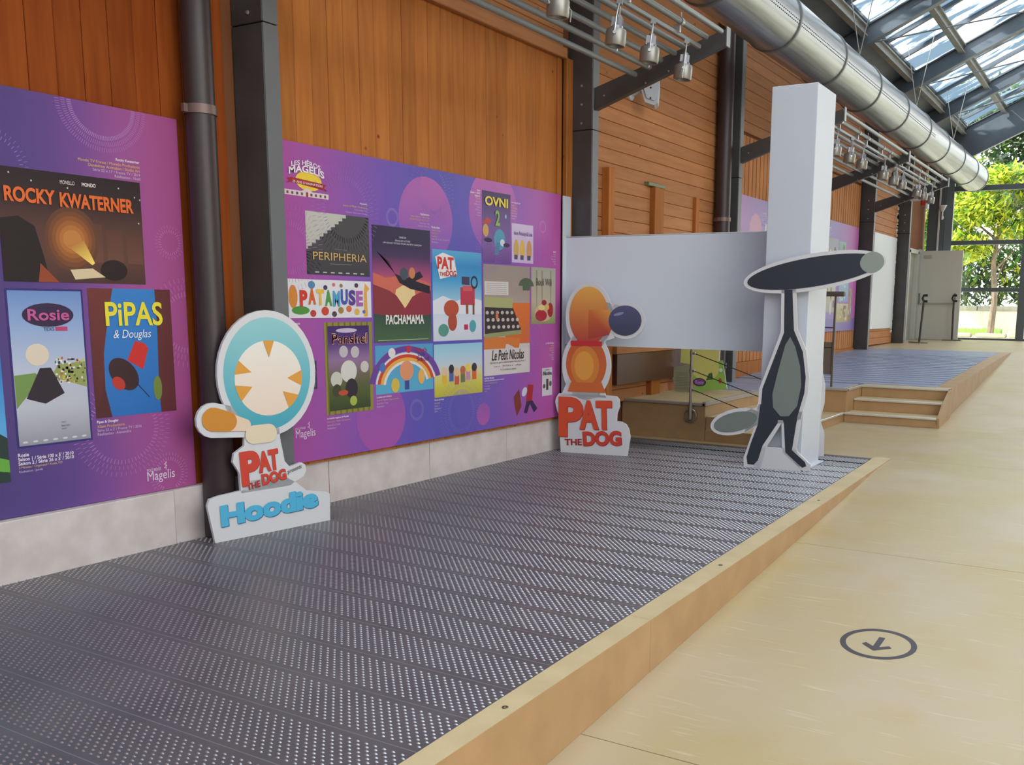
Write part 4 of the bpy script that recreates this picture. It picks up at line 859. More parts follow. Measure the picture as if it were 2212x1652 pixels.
strip = tag(box('wall_board', (WX + 0.03, 6.985, 0.28), (WX + 0.042, 7.105, 2.135), M_white, None, 0.002), 'narrow white upright board at the far edge of the long purple panel', 'board')
wb = tag(box('wall_board', (WX + 0.001, 17.72, 0.85), (WX + 0.02, 19.5, 2.58), mat('white_wall_sheet', (214, 218, 226), 0.4), None, 0.003), 'large white board hung on the far wall between two dark posts', 'board')
mb = MB()
random.seed(11)
for k in range(60):
    z = random.uniform(0.7, 4.2); mb.box((WX, 19.40 + random.uniform(0, .1), z), (WX + 0.012, 19.56, z + random.uniform(0.02, 0.09)))
pat = mb.build('render_patch', M_stone, wall); pat['kind'] = 'stuff'; pat['label'] = 'patchy pale mortar beside the post'
# ------------------------------------------------------------------ three cut-out standees (plain shapes where the prints show figures)
def capsule(p, q, r0, r1, n=8):
    a = math.atan2(q[1] - p[1], q[0] - p[0]); pts = []
    for i in range(n + 1): t = a + math.pi / 2 + math.pi * i / n; pts.append((p[0] + r0 * math.cos(t), p[1] + r0 * math.sin(t)))
    for i in range(n + 1): t = a - math.pi / 2 + math.pi * i / n; pts.append((q[0] + r1 * math.cos(t), q[1] + r1 * math.sin(t)))
    return pts
# 1: teal and cream rounds
base = [(0.0, 0.0), (0.715, 0.0), (0.718, 0.155), (0.69, 0.172), (0.56, 0.20), (0.50, 0.25), (0.42, 0.30), (0.17, 0.30), (0.17, 0.255), (0.03, 0.245), (-0.02, 0.235), (-0.034, 0.2)]
mid = [(0.16, 0.24), (0.46, 0.24), (0.485, 0.255), (0.545, 0.28), (0.565, 0.31), (0.56, 0.345), (0.535, 0.36), (0.46, 0.345), (0.43, 0.38), (0.42, 0.44), (0.41, 0.49), (0.40, 0.60), (0.20, 0.60), (0.19, 0.49), (0.13, 0.455), (0.12, 0.41), (0.155, 0.35)]
g1, O, U, N = local_board('cutout_standee', (-4.078, 3.233, 0.001), (0.108, 0.708, 0), [base, mid, ell_pts(0.352, 0.862, 0.296, 0.335), capsule((0.02, 0.64), (0.2, 0.61), 0.09, 0.075)], 'white cut-out board with a large teal ring, in front of the nearest grey post', 'cutout')
a = Art(O, U, UP, N, 0.0006)
a.ell(0.352, 0.862, 0.262, 0.298, (70, 164, 184), n=48, top=(150, 204, 208)); a.ell(0.355, 0.838, 0.203, 0.20, (236, 214, 196), n=44, top=(236, 232, 224))
for t0, t1 in ((150, 172), (188, 214), (-14, 10), (304, 330), (80, 98)):
    q = [(0.355 + 0.203 * math.cos(math.radians(t0 + (t1 - t0) * i / 6)), 0.838 + 0.20 * math.sin(math.radians(t0 + (t1 - t0) * i / 6))) for i in range(7)]
    tm = math.radians((t0 + t1) / 2); a.poly(q + [(0.355 + 0.11 * math.cos(tm), 0.838 + 0.11 * math.sin(tm))], (222, 158, 70))
a.poly(capsule((0.02, 0.645), (0.2, 0.60), 0.062, 0.032), (232, 206, 180)); a.poly(capsule((0.02, 0.645), (0.10, 0.627), 0.062, 0.052), (206, 138, 54)); a.poly(capsule((0.245, 0.545), (0.335, 0.545), 0.05, 0.05), (228, 212, 184))
a.build('print', g1)
RED, RED2 = (206, 70, 54), (168, 46, 46)
def words(root, lst, sh):
    for txt, u, v, w, h, c1_, c2_, bold, shear, rot in lst:
        t = Ink(O, U, UP, N, 0.0006); t.k = 8
        if c2_: t.word(txt, u + sh, v - sh, w, h, c2_, bold, shear, rot=rot); t.k += 1
        t.word(txt, u, v, w, h, c1_, bold, shear, rot=rot); t.build('lettering', root)
words(g1, [('P', 0.165, 0.275, 0.115, 0.185, RED, RED2, 0.05, 0, 3), ('AT', 0.268, 0.335, 0.125, 0.115, RED, RED2, 0.05, 0, 4), ('THE', 0.195, 0.25, 0.08, 0.036, RED2, None, 0.03, 0, 8), ('DOG', 0.285, 0.265, 0.15, 0.062, RED, RED2, 0.05, 0, 6), ('presents', 0.445, 0.30, 0.095, 0.026, (52, 48, 52), None, 0.0, 0.2, 14)], 0.003)
t = Ink(O, U, UP, N, 0.0006); t.k = 8
for dx, c in ((0.004, (40, 104, 140)), (0.0, (84, 178, 216))): t.word('Hoodie', 0.035 + dx, 0.078 - dx, 0.60, 0.115, c, 0.06, rot=1.5); t.k += 1
t.build('lettering', g1)
# 2: orange and navy ovals
base = [(0.0, 0.0), (0.592, 0.0), (0.615, 0.16), (0.60, 0.23), (0.577, 0.267), (0.54, 0.285), (0.495, 0.29), (0.498, 0.35), (0.52, 0.41), (0.515, 0.47), (0.49, 0.495), (0.40, 0.50), (-0.02, 0.50), (-0.045, 0.46), (-0.052, 0.426), (-0.03, 0.34), (-0.003, 0.30), (-0.007, 0.126)]
g2, O, U, N = local_board('cutout_standee', (-4.206, 6.862, 0.001), (0.573, 0.110, 0), [base, ell_pts(0.222, 0.74, 0.215, 0.285), ell_pts(0.242, 1.14, 0.205, 0.285), ell_pts(0.555, 1.118, 0.168, 0.15), [(0.2, 0.9), (0.46, 0.97), (0.5, 1.24), (0.2, 1.3)], [(0.0, 0.48), (0.4, 0.48), (0.36, 0.62), (0.06, 0.62)]], 'white cut-out board of orange ovals with a dark blue round, before the white screen', 'cutout')
a = Art(O, U, UP, N, 0.0006)
a.ell(0.222, 0.755, 0.178, 0.22, (206, 108, 52), n=40, top=(196, 98, 56)); a.ell(0.212, 0.74, 0.125, 0.165, (214, 132, 60), n=32); a.ell(0.205, 0.74, 0.085, 0.12, (226, 158, 70), n=28)
a.poly([(0.06, 0.52), (0.40, 0.52), (0.36, 0.60), (0.09, 0.60)], (204, 106, 54))
a.ell(0.242, 1.15, 0.17, 0.24, (176, 66, 56), n=44, top=(232, 176, 84)); a.poly([(0.24, 0.96), (0.42, 1.0), (0.47, 1.12), (0.42, 1.2), (0.24, 1.2)], (206, 110, 58), [(170, 64, 60), (170, 64, 60), (206, 110, 58), (226, 160, 78), (206, 110, 58)])
a.rect(0.085, 0.905, 0.36, 0.945, (196, 50, 58)); a.ell(0.555, 1.118, 0.14, 0.122, (68, 72, 92), n=44, top=(88, 88, 128)); a.ell(0.50, 1.17, 0.045, 0.012, (140, 140, 176), 15, n=14)
a.build('print', g2)
words(g2, [('P', -0.02, 0.135, 0.22, 0.34, (214, 82, 52), RED2, 0.05, 0, 0), ('AT', 0.17, 0.205, 0.29, 0.245, (214, 82, 52), RED2, 0.05, 0, 2), ('THE', 0.04, 0.062, 0.155, 0.055, RED2, None, 0.03, 0, 3), ('DOG', 0.205, 0.065, 0.34, 0.125, (206, 70, 54), RED2, 0.05, 0, 4)], 0.005)
# 3: slim dark figure-like board, head bar reaching sideways
body = [(0.19, 1.38), (0.30, 1.38), (0.325, 1.08), (0.40, 0.92), (0.43, 0.72), (0.425, 0.60), (0.38, 0.40), (0.28, 0.36), (0.10, 0.36), (0.045, 0.5), (0.05, 0.62), (0.13, 0.85), (0.20, 1.06)]
legs = [[(0.04, 0.5), (0.24, 0.5), (0.235, 0.36), (0.12, 0.16), (0.085, 0.0), (-0.05, 0.0), (-0.055, 0.07), (-0.02, 0.18), (0.03, 0.34)], [(0.20, 0.46), (0.39, 0.46), (0.355, 0.16), (0.47, 0.06), (0.465, 0.015), (0.42, 0.0), (0.25, 0.14), (0.235, 0.36)], [(0.03, 0.0), (0.40, 0.0), (0.36, 0.17), (0.05, 0.17)]]
headb = ell_pts(0.42, 1.50, 0.53, 0.135, 44, 9)
g3, O, U, N = local_board('cutout_standee', (-2.569, 7.028, 0.001), (1, 0.075, 0), [body] + legs + [headb, ell_pts(-0.13, 0.35, 0.21, 0.10, 28, 16), [(-0.05, 0.27), (0.1, 0.38), (0.1, 0.5), (-0.05, 0.44)]], 'slim black cut-out board with a grey oval belly, before the tall white column', 'cutout')
a = Art(O, U, UP, N, 0.0006); DK = (52, 56, 66)
a.poly([(0.215, 1.37), (0.275, 1.37), (0.30, 1.07), (0.375, 0.91), (0.405, 0.72), (0.40, 0.60), (0.355, 0.42), (0.27, 0.385), (0.115, 0.385), (0.07, 0.5), (0.075, 0.62), (0.155, 0.85), (0.225, 1.05)], DK)
a.poly([(0.065, 0.5), (0.21, 0.46), (0.205, 0.36), (0.095, 0.18), (0.062, 0.06), (0.03, 0.022), (-0.02, 0.025), (-0.03, 0.08), (0.0, 0.19), (0.05, 0.34)], DK); a.poly([(0.22, 0.45), (0.36, 0.45), (0.325, 0.16), (0.43, 0.075), (0.44, 0.045), (0.41, 0.03), (0.275, 0.14), (0.255, 0.36)], DK)
a.ell(0.42, 1.50, 0.50, 0.107, DK, 9, n=44); a.ell(0.845, 1.567, 0.085, 0.075, (142, 152, 146), 9, n=24); a.ell(-0.13, 0.35, 0.18, 0.075, (118, 128, 124), 16, n=28)
a.poly([(0.275, 1.02), (0.315, 0.95), (0.36, 0.80), (0.375, 0.66), (0.35, 0.50), (0.29, 0.42), (0.225, 0.415), (0.165, 0.48), (0.155, 0.58), (0.19, 0.75), (0.24, 0.96)], (122, 132, 128))
a.build('print', g3)
g4, O, U, N = local_board('cutout_standee', (-2.60, 7.80, 0.001), (0.366, 0.10, 0), [[(0.0, 0), (0.378, 0), (0.372, 0.2), (0.345, 0.27), (0.338, 0.33), (0.362, 0.45), (0.362, 0.60), (0.338, 0.70), (0.33, 0.82), (0.29, 0.97), (0.2, 1.06), (0.05, 1.0), (0.0, 0.8)]], 'white cut-out board peeking out behind the right side of the tall column', 'cutout')
box('rear_strut', (-2.42, 7.66, 0.002), (-2.38, 7.80, 0.5), M_white, g4, 0.003)
# ------------------------------------------------------------------ light trusses: tubes lying on the arms, with a lamp track under them
TUBES = [(-3.693, 3.062), (-3.557, 3.098), (-3.449, 3.138), (-3.350, 3.185), (-3.272, 3.226), (-3.070, 3.262), (-2.966, 3.300)]
def truss(y0, y1, label):
    root = empty('light_truss', (-3.4, y0, 3.0), label, 'light truss')
    for k, (x, z) in enumerate(TUBES):
        mb = MB(); mb.tube([(x, y0 + 0.03 * (k % 2), z), (x, y1 - 0.02 * (k % 3), z)], 0.021, 10); mb.build('tube', M_tube, root, True)
    box('lamp_track', (-3.128, y0 + 0.1, 3.176), (-3.096, y1 - 0.07, 3.206), M_tube, root, 0.004)
    y = y0 + 0.35; n = 0
    while y < y1 - 0.1:
        mb = MB(); mb.lathe([(0.0235, -0.018), (0.026, -0.018), (0.026, 0.018), (0.0235, 0.018)], (-3.07, y, 3.262), 12, 'y'); mb.box((-3.125, y - 0.012, 3.19), (-3.075, y + 0.012, 3.245)); mb.tube([(-3.07, y, 3.285), (-3.07, y, 3.325)], 0.006, 6)
        mb.build('clamp', M_alu, root, True); y += 0.78 if n % 2 == 0 else 0.42; n += 1
    return root
truss(1.9, 7.13, 'light truss of grey tubes along the near wall, above the long purple panel')
truss(10.52, 16.86, 'light truss of grey tubes on the far wall, partly behind the tall white column')
def make_spot():
    root = empty('spotlight', (0, 0, 0))
    mb = MB(); mb.lathe([(0.0, 0.038), (0.03, 0.040), (0.055, 0.034), (0.060, 0.02), (0.060, -0.062), (0.056, -0.068), (0.050, -0.064), (0.046, -0.03), (0.0, -0.02)], n=20); mb.build('can', M_spot, root, True)
    mb = MB(); mb.lathe([(0.0, 0.125), (0.018, 0.122), (0.022, 0.11), (0.022, 0.06), (0.036, 0.055), (0.036, 0.036)], n=12)
    for k in range(3): mb.box((-0.03, -0.008 - 0.02 + k * 0.02, 0.045), (0.03, -0.028 + k * 0.02 + 0.006, 0.105))
    mb.build('lamp_holder', mat('lamp_holder', (150, 150, 156), 0.35, 0.6), root)
    mb = MB()
    for s_ in (-1, 1):
        mb.tube([(0, 0.0, 0.215), (0, s_ * 0.022, 0.18), (0, s_ * 0.060, 0.10), (0, s_ * 0.066, 0.0)], 0.005, 6)
        mb.lathe([(0, -0.006), (0.010, -0.006), (0.010, 0.006), (0, 0.006)], (0, s_ * 0.066, 0), 8, 'y')
    mb.tube([(0, 0.066, 0.0), (0, 0.088, -0.01), (0, 0.086, -0.075)], 0.004, 6); mb.build('yoke', M_alu, root)
    mb = MB(); mb.tube([(0, 0, 0.175 + 0.0), (0, 0, 0.208)], 0.006, 6); mb.box((-0.016, -0.02, 0.185), (0.016, 0.02, 0.213)); mb.build('hanger', M_tube, root)
    return root
proto = make_spot()
SPOTS = [(4.10, 25, 'nearest spotlight of the near light truss, at the top edge of the picture'), (5.02, -20, 'spotlight cut by the top edge, left of the post at the long panel'),
         (5.73, 20, 'silver spotlight hanging just right of the post at the end of the long panel'), (6.22, 25, 'silver spotlight between two others on the near light truss, above the slanting arm'),
         (6.78, 205, 'spotlight at the far end of the near truss, turned to show its back'),
         (10.85, 15, 'spotlight right beside the tall white column on the far truss'), (11.44, 30, 'second spotlight right of the tall white column'), (12.0, 10, 'third spotlight right of the tall white column, just before an arm'),
         (13.1, 20, 'first spotlight beyond the middle arm of the far truss'), (13.72, 40, 'second spotlight beyond the middle arm of the far truss'), (14.22, 10, 'third spotlight beyond the middle arm of the far truss'),
         (15.28, 25, 'third spotlight from the far end of the far truss'), (15.77, 5, 'second spotlight from the far end of the far truss'), (16.34, 20, 'spotlight at the very end of the far truss')]
for i, (y, rz, lab) in enumerate(SPOTS):
    o = proto if i == 0 else copy_tree(proto)
    o.scale = (1.12, 1.12, 1.0); o.location = (-3.112, y, 2.964); o.rotation_euler = (math.radians(0), math.radians(6 if i != 4 else -6), math.radians(rz))
    tag(o, lab, 'spotlight', 'spotlights on the near light truss' if i < 5 else 'spotlights on the far light truss')
# white wall-mounted speaker beyond the near truss, and the red and white device at the far end
sp = empty('wall_speaker', (WX, 8.25, 3.15), 'white speaker on a wall arm, hanging below the near light truss', 'speaker')
mb = MB(); mb.lathe([(0, 0), (0.055, 0.0), (0.055, 0.02), (0.03, 0.03), (0, 0.03)], (WX, 8.22, 3.17), 14, 'x'); mb.tube([(WX + 0.02, 8.22, 3.17), (WX + 0.17, 8.25, 3.21)], 0.022, 10); mb.build('wall_arm', M_white, sp, True)
mb = MB()
prof = [(0.0, 0.06), (0.03, 0.16), (0.10, 0.19), (0.15, 0.14), (0.16, -0.02), (0.15, -0.16), (0.12, -0.18), (0.04, -0.15), (0.0, -0.02)]
mb.prism([(-4.17 + u, 8.16 + u * 0.35, 3.23 + z) for u, z in prof], (-0.07, 0.17, 0)); mb.build('body', M_white, sp, True)
mb = MB(); mb.prism([(-4.145 + u * .82, 8.168 + u * .29 - 0.006, 3.232 + z * .8) for u, z in prof], (0.004, -0.008, 0)); fp = mb.build('front_cover', mat('cool_white_plastic', (200, 208, 220), 0.4), sp)
for z in (3.20, 3.11):
    mb = MB(); mb.lathe([(0, -0.004), (0.008, -0.004), (0.009, 0.002)], (-4.075, 8.178, z), 8, 'y'); mb.build('screw', M_black, fp)
rd = empty('wall_device', (-4.0, 19.62, 3.2), 'small red and white device on an arm below the end of the far truss', 'camera')
mb = MB(); mb.box((-4.10, 19.56, 3.28), (-3.82, 19.60, 3.32), 0.004); mb.build('wall_arm', M_white, rd)
box('red_head', (-3.90, 19.53, 3.18), (-3.80, 19.66, 3.38), mat('red_plastic', (170, 44, 40), 0.4), rd, 0.02)
box('white_cover', (-3.81, 19.52, 3.12), (-3.76, 19.67, 3.33), M_white, rd, 0.012)
# ------------------------------------------------------------------ round ventilation duct, hung from the rafters
AX, AZ, AR = -3.30, 3.93, 0.278
duct = empty('ventilation_duct', (AX, 12, AZ), 'long round galvanised ventilation duct running the length of the hall under the roof', 'duct')
ends = [1.2, 2.8, 4.4, 6.0, 7.6, 9.2, 10.8, 12.4, 14.0, 15.6, 17.2, 18.8, 20.4, 21.75]
for a_, b_ in zip(ends[:-1], ends[1:]):
    mb = MB(); prof = [(AR, a_ + 0.004), (AR, b_ - 0.004)]
    if b_ == ends[-1]: prof += [(AR - 0.01, b_ - 0.004), (AR - 0.012, b_ - 0.05)]
    mb.lathe([(r, h - (a_ + b_) / 2) for r, h in prof], (0, 0, 0), 40, 'y')
    mb.build('duct_section', M_duct, duct, True, (AX, (a_ + b_) / 2, AZ))
    mb = MB(); mb.lathe([(AR, b_ - 0.02), (AR + 0.012, b_ - 0.018), (AR + 0.014, b_), (AR + 0.012, b_ + 0.018), (AR, b_ + 0.02)], (AX, 0, AZ), 40, 'y'); tag(mb.build('joint_ring', mat('ring_metal', (120, 124, 124), 0.4, 0.6), duct, True), 'darker joint ring')
mb = MB(); t_ = math.radians(-12)
y = 6.2
while y < 16:
    for dt in (-0.05, 0.05):
        x_, z_ = AX + (AR + 0.0012) * math.cos(t_ + dt), AZ + (AR + 0.0012) * math.sin(t_ + dt)
        mb.box((x_ - 0.002, y, z_ - 0.004), (x_ + 0.002, y + 0.018, z_ + 0.004))
    y += 0.05
tag(mb.build('air_holes', M_black, duct), 'rows of small dark air holes', kind='stuff')
for k, y in enumerate((5.3, 8.6, 11.9, 15.2, 18.4)):
    for dx in (-0.05, 0.32):
        mb = MB(); mb.tube([(AX + 0.12, y, AZ + AR - 0.02), (AX + dx, y, 4.92 + 0.46 * (dx + 0.3))], 0.006, 6); mb.build('hanger_wire', M_alu, duct)
# ------------------------------------------------------------------ glazed roof
SL = 0.46
def zr(x): return 4.45 + SL * (x + 4.29)          # underside of the rafters
roof = empty('ceiling', (0, 10, 4.5)); roof['kind'] = 'structure'
RY = [-2.9, 0.4] + [p + 0.05 for p in POSTS] + [22.25]
for k, y in enumerate(RY):
    mb = MB(); d, x0, x1 = 0.27, -4.30, 8.0; lo = -0.42 if k == len(RY) - 1 else 0.0
    for z0, z1, w in ((lo, lo + 0.02, 0.06), (lo + 0.02, d - 0.02, 0.012), (d - 0.02, d, 0.06)):
        mb.prism([(x0, y - w, zr(x0) + z0), (x1, y - w, zr(x1) + z0), (x1, y - w, zr(x1) + z1), (x0, y - w, zr(x0) + z1)], (0, 2 * w, 0))
    mb.build('rafter', M_roof, roof)
for x in (-3.62, -2.85, -1.30, 0.3, 1.9, 3.5, 5.1, 6.7):
    for a_, b_ in zip(RY[:-1], RY[1:]):
        mb = MB(); z = zr(x); mb.box((x - 0.045, a_ + 0.065, z + 0.12), (x + 0.045, b_ - 0.065, z + 0.14)); mb.box((x - 0.006, a_ + 0.065, z + 0.14), (x + 0.006, b_ - 0.065, z + 0.262)); mb.box((x - 0.045, a_ + 0.065, z + 0.24), (x + 0.045, b_ - 0.065, z + 0.262))
        mb.build('purlin', M_purl, roof)
M_sheet = mat('pale_light_block', (190, 192, 190), 0.7)  # solid right-hand roof, out of view, added to cut light on right-facing sides
bars = []
for a_, b_ in zip(RY[:-1], RY[1:]):
    n = 3; w = (b_ - a_) / n
    for i in range(n):
        if i: bars.append(a_ + i * w)
        y0, y1 = a_ + i * w + 0.02, a_ + (i + 1) * w - 0.02
        for xa, xb in ((-3.60, -2.86), (-2.84, -1.31), (-1.29, 1.89), (1.91, 8.0)):
            mb = MB(); c = ((xa + xb) / 2, (y0 + y1) / 2, zr((xa + xb) / 2) + 0.30)
            mb.prism([(xa - c[0], y0 - c[1], zr(xa) + 0.30 - c[2]), (xb - c[0], y0 - c[1], zr(xb) + 0.30 - c[2]), (xb - c[0], y1 - c[1], zr(xb) + 0.30 - c[2]), (xa - c[0], y1 - c[1], zr(xa) + 0.30 - c[2])], (0, 0, 0.008))
            mb.build('roof_pane' if xb < 3 else 'light_block_sheet', M_rglass if xb < 3 else M_sheet, roof, False, c)
for y in bars:
    mb = MB(); x0, x1 = -3.65, 8.0; mb.prism([(x0, y - 0.03, zr(x0) + 0.24), (x1, y - 0.03, zr(x1) + 0.24), (x1, y - 0.03, zr(x1) + 0.315), (x0, y - 0.03, zr(x0) + 0.315)], (0, 0.06, 0)); mb.build('glazing_bar', M_roof, roof)
mb = MB(); x0, x1 = -4.75, -3.58; mb.prism([(x0, -4, zr(x0) + 0.28), (x1, -4, zr(x1) + 0.28), (x1, -4, zr(x1) + 0.32), (x0, -4, zr(x0) + 0.32)], (0, 26.3, 0)); mb.build('eaves_sheet', M_roof, roof)
box('eaves_fascia', (-4.40, -4.0, 4.5), (-4.28, 22.3, 4.74), M_roof, roof)
mb = MB()
for y0, x0, y1, x1 in ((13.9, -3.5, 16.9, -1.3), (16.9, -3.5, 19.7, -1.3), (19.7, -3.5, 22.2, -1.3), (10.6, -3.5, 13.9, -1.3)):
    mb.tube([(x0, y0, zr(x0) + 0.02), (x1, y1, zr(x1) + 0.02)], 0.011, 6); 
mb.build('tie_rods', M_roof, roof)['label'] = 'thin diagonal tie rods'
# ------------------------------------------------------------------ far glazed end wall
win = empty('window_1', (-2.0, 22.2, 0.575)); win['kind'] = 'structure'
zfl = zf(22.1)
def bar(a, b, name='mullion'): return box(name, a, b, M_steel_lit if False else mat('window_frame', (84, 92, 96), 0.45), win, 0.004)
bar((-4.24, 22.12, zfl), (-3.90, 22.34, 4.6), 'corner_post'); box('corner_panel', (-3.895, 22.16, zfl), (-3.735, 22.26, 4.65), mat('slate_panel', (104, 114, 124), 0.4), win)
box('corner_strip', (-4.02, 22.08, 2.40), (-3.985, 22.12, 4.55), M_board, win, 0.003)  # narrow white upright strip on the corner post
for x in (-2.31, -0.7, 0.9, 2.5, 4.1, 5.7, 7.3): bar((x, 22.14, zfl), (x + 0.16, 22.30, zr(x) - 0.1))
for z, h in ((zfl, 0.045), (1.60, 0.085), (2.59, 0.09), (3.71, 0.11), (5.0, 0.1)):
    xs = [-3.735, -2.31, -0.7, 0.9, 2.5, 4.1, 5.7, 7.3]
    for xa, xb in zip(xs[:-1], xs[1:]):
        x0 = xa if xa == -3.735 else xa + 0.16
        if zr(xa) - 0.2 > z + h: bar((x0, 22.17, z), (xb, 22.27, z + h), 'transom')
xs = [-3.735, -2.31, -0.7, 0.9, 2.5, 4.1, 5.7]
for xa, xb in zip(xs[:-1], xs[1:]):
    for z0, z1 in ((zfl + 0.05, 1.60), (1.69, 2.59), (2.68, 3.71), (3.82, 4.45)):
        mb = MB(); mb.box((xa + 0.17 if xa > -3.7 else xa + .002, 22.215, z0), (xb - 0.002, 22.223, z1)); mb.build('pane', M_glass, win)
# unseen side and back
rw = tag(box('wall_right_unseen', (7.9, 5.6, -0.6), (8.05, 22.35, 10.0), mat('right_wall_paint', (176, 170, 160), 0.7)), kind='structure')
box('window_sill', (7.9, -4.0, -0.7), (8.05, 5.6, 0.4), M_white, rw)
for k in range(4): box('facade_post', (7.9, -4.0 + k * 3.15, 0.4), (8.05, -3.85 + k * 3.15, 10.0), M_roof, rw)
for z in (2.6, 5.2, 7.6): box('facade_rail', (7.93, -3.9, z), (8.02, 5.55, z + 0.1), M_roof, rw)
bw = tag(box('wall_back', (-4.75, -4.1, -0.7), (8.05, -4.0, 6.0), M_white), kind='structure')
lw = tag(box('wall_far_left', (-4.75, 20.78, 2.46), (WX - 0.024, 22.35, 4.62), mat('wall_backing', (120, 72, 40), 0.9)), kind='structure')
# exit door in the left wall: frame and the leaf swung out across the hall
dr = empty('door_2', (WX, 21.0, zf(21))); dr['kind'] = 'structure'; zd = zf(21.4)
box('door_frame', (WX - 0.12, 20.80, zd), (WX + 0.012, 20.90, 2.44), M_doorw, dr, 0.004); box('door_frame', (WX - 0.12, 21.66, zd), (WX + 0.012, 21.76, 2.44), M_doorw, dr, 0.004); box('door_frame', (WX - 0.12, 20.80, 2.38), (WX + 0.012, 21.76, 2.47), M_doorw, dr, 0.004)
box('inner_panel', (WX - 0.10, 20.90, 0.50), (WX - 0.07, 21.66, 2.40), mat('passage_grey', (176, 176, 172), 0.6), dr)
box('jamb_panel', (WX - 0.3, 21.76, 0.4), (WX, 22.33, 2.5), mat('passage_grey', (176, 176, 172), 0.6), dr)
leaf = box('door_leaf', (-4.265, 21.765, zd + 0.008), (-3.405, 21.81, 2.455), M_doorw, dr, 0.003)
box('door_closer', (-4.20, 21.735, 2.30), (-4.03, 21.765, 2.36), mat('closer_grey', (168, 170, 166), 0.4), leaf, 0.006)
mb = MB(); mb.tube([(-4.24, 21.735, 1.335), (-3.51, 21.735, 1.345)], 0.013, 8); mb.build('panic_bar', M_alu, leaf, True)
for x in (-4.245, -3.515): box('bar_housing', (x - 0.018, 21.735, 1.32), (x + 0.018, 21.765, 1.56), mat('housing_grey', (112, 118, 116), 0.4), leaf, 0.006)
# two belt posts in front of the open door
def make_barrier():
    root = empty('belt_post', (0, 0, 0))
    mb = MB(); mb.tube([(0, 0, 0.02), (0, 0, 0.84)], 0.022, 10); mb.build('pole', mat('dark_pole', (66, 66, 64), 0.4), root, True)
    mb = MB(); mb.box((-0.19, -0.10, 0.0), (0.19, 0.10, 0.022), 0.006); mb.build('base', mat('base_steel', (140, 138, 132), 0.35, 0.6), root)
    mb = MB(); mb.tube([(0, 0, 0.83), (-0.03, 0, 0.88), (-0.01, 0, 0.94), (0.06, 0, 0.945)], 0.026, 8); mb.tube([(0, 0, 0.83), (0.07, 0, 0.825)], 0.024, 8); mb.build('belt_head', M_black, root, True)
    return root
b1 = make_barrier(); b1.location = (-3.84, 19.95, zf(19.95)); b1.rotation_euler = (0, math.radians(3), 0); tag(b1, 'dark belt post on a flat base, at the hinge side of the open grey door', 'barrier post', 'belt posts by the open door')
b2 = copy_tree(b1); b2.location = (-3.47, 21.5, zf(21.5)); b2.rotation_euler = (0, math.radians(-1), 0); tag(b2, 'dark belt post on a flat base, at the free edge of the open grey door', 'barrier post')
lamp = empty('wall_lamp', (-3.95, 22.06, 3.1), 'small white funnel-shaped lamp on the far corner post', 'lamp')
mb = MB(); mb.lathe([(0.0, 3.12), (0.016, 3.12), (0.018, 3.28), (0.03, 3.30), (0.09, 3.42), (0.084, 3.42), (0.0, 3.33)], (-3.93, 22.03, 0), 16); mb.build('shade', M_board, lamp, True)
box('wall_mount', (-3.95, 22.03, 3.14), (-3.91, 22.125, 3.20), M_board, lamp, 0.003)
# ------------------------------------------------------------------ arrow mark on the ramp
mk = Vector((-0.862, 4.02, zf(4.02))); Ud = Vector((1, 0, 0)); Vd = Vector((0, 1, 0.05)).normalized(); Nd = Ud.cross(Vd)
tk = empty('floor_sticker', mk, 'dark round floor sticker with an arrow, on the beige ramp', 'sticker')
a = Art(mk + Nd * 0.0006, Ud, Vd, Nd, 0.0004); RC = (66, 62, 70)
a.arc(0, 0, 0.134, 0.158, RC, 0, 360, 56, 1.08); a.build('ring', tk)
a = Art(mk + Nd * 0.0006, Ud, Vd, Nd, 0.0004)
a.poly([(-0.013, -0.055), (0.013, -0.055), (0.013, 0.075), (-0.013, 0.075)], RC); a.poly([(0.0, -0.085), (0.062, -0.028), (0.048, -0.010), (0.0, -0.050)], RC); a.poly([(0.0, -0.085), (0.0, -0.050), (-0.048, -0.010), (-0.062, -0.028)], RC); a.build('arrow', tk)
# ------------------------------------------------------------------ garden beyond the glass
ground = tag(box('ground', (-40, 22.4, 0.2), (25, 90, 0.45), noise_mat('gravel', (222, 214, 198), (204, 196, 176), (1, 1, 1), 2.5, 0.9)), kind='structure')
tag(box('terrace', (-12, 22.42, 0.44), (12, 25.5, 0.52), mat('pale_paving', (228, 226, 220), 0.8)), kind='structure')
gw = empty('garden_wall', (-5, 34, 0.45), 'low white garden wall with a grey coping, beyond the glazed end', 'wall')
box('wall_body', (-16, 34.0, 0.44), (4, 34.3, 1.17), M_stone, gw); 
for k in range(16): box('coping_stone', (-16 + k * 1.25, 33.95, 1.17), (-14.77 + k * 1.25, 34.35, 1.33), noise_mat('coping', (150, 146, 136), (172, 168, 158), (1, 1, 1), 5, 0.9), gw, 0.01)
for k, (x, z, w) in enumerate(((-4.0, 0.45, 0.8), (-3.15, 0.52, 0.6), (-2.5, 0.45, 0.6), (-4.6, 0.45, 0.5))):
    o = box('edging_stone', (x, 28.4, 0.452), (x + w, 28.75, z + 0.12), noise_mat('edging', (176, 164, 140), (150, 140, 118), (1, 1, 1), 5, 0.9), None, 0.03)
    tag(o, ['long pale edging stone under the garden tree', 'short edging stone resting behind the long one in the garden', 'pale edging stone at the right of the garden bed', 'low edging stone left of the garden tree'][k], 'stone', 'edging stones in the garden')
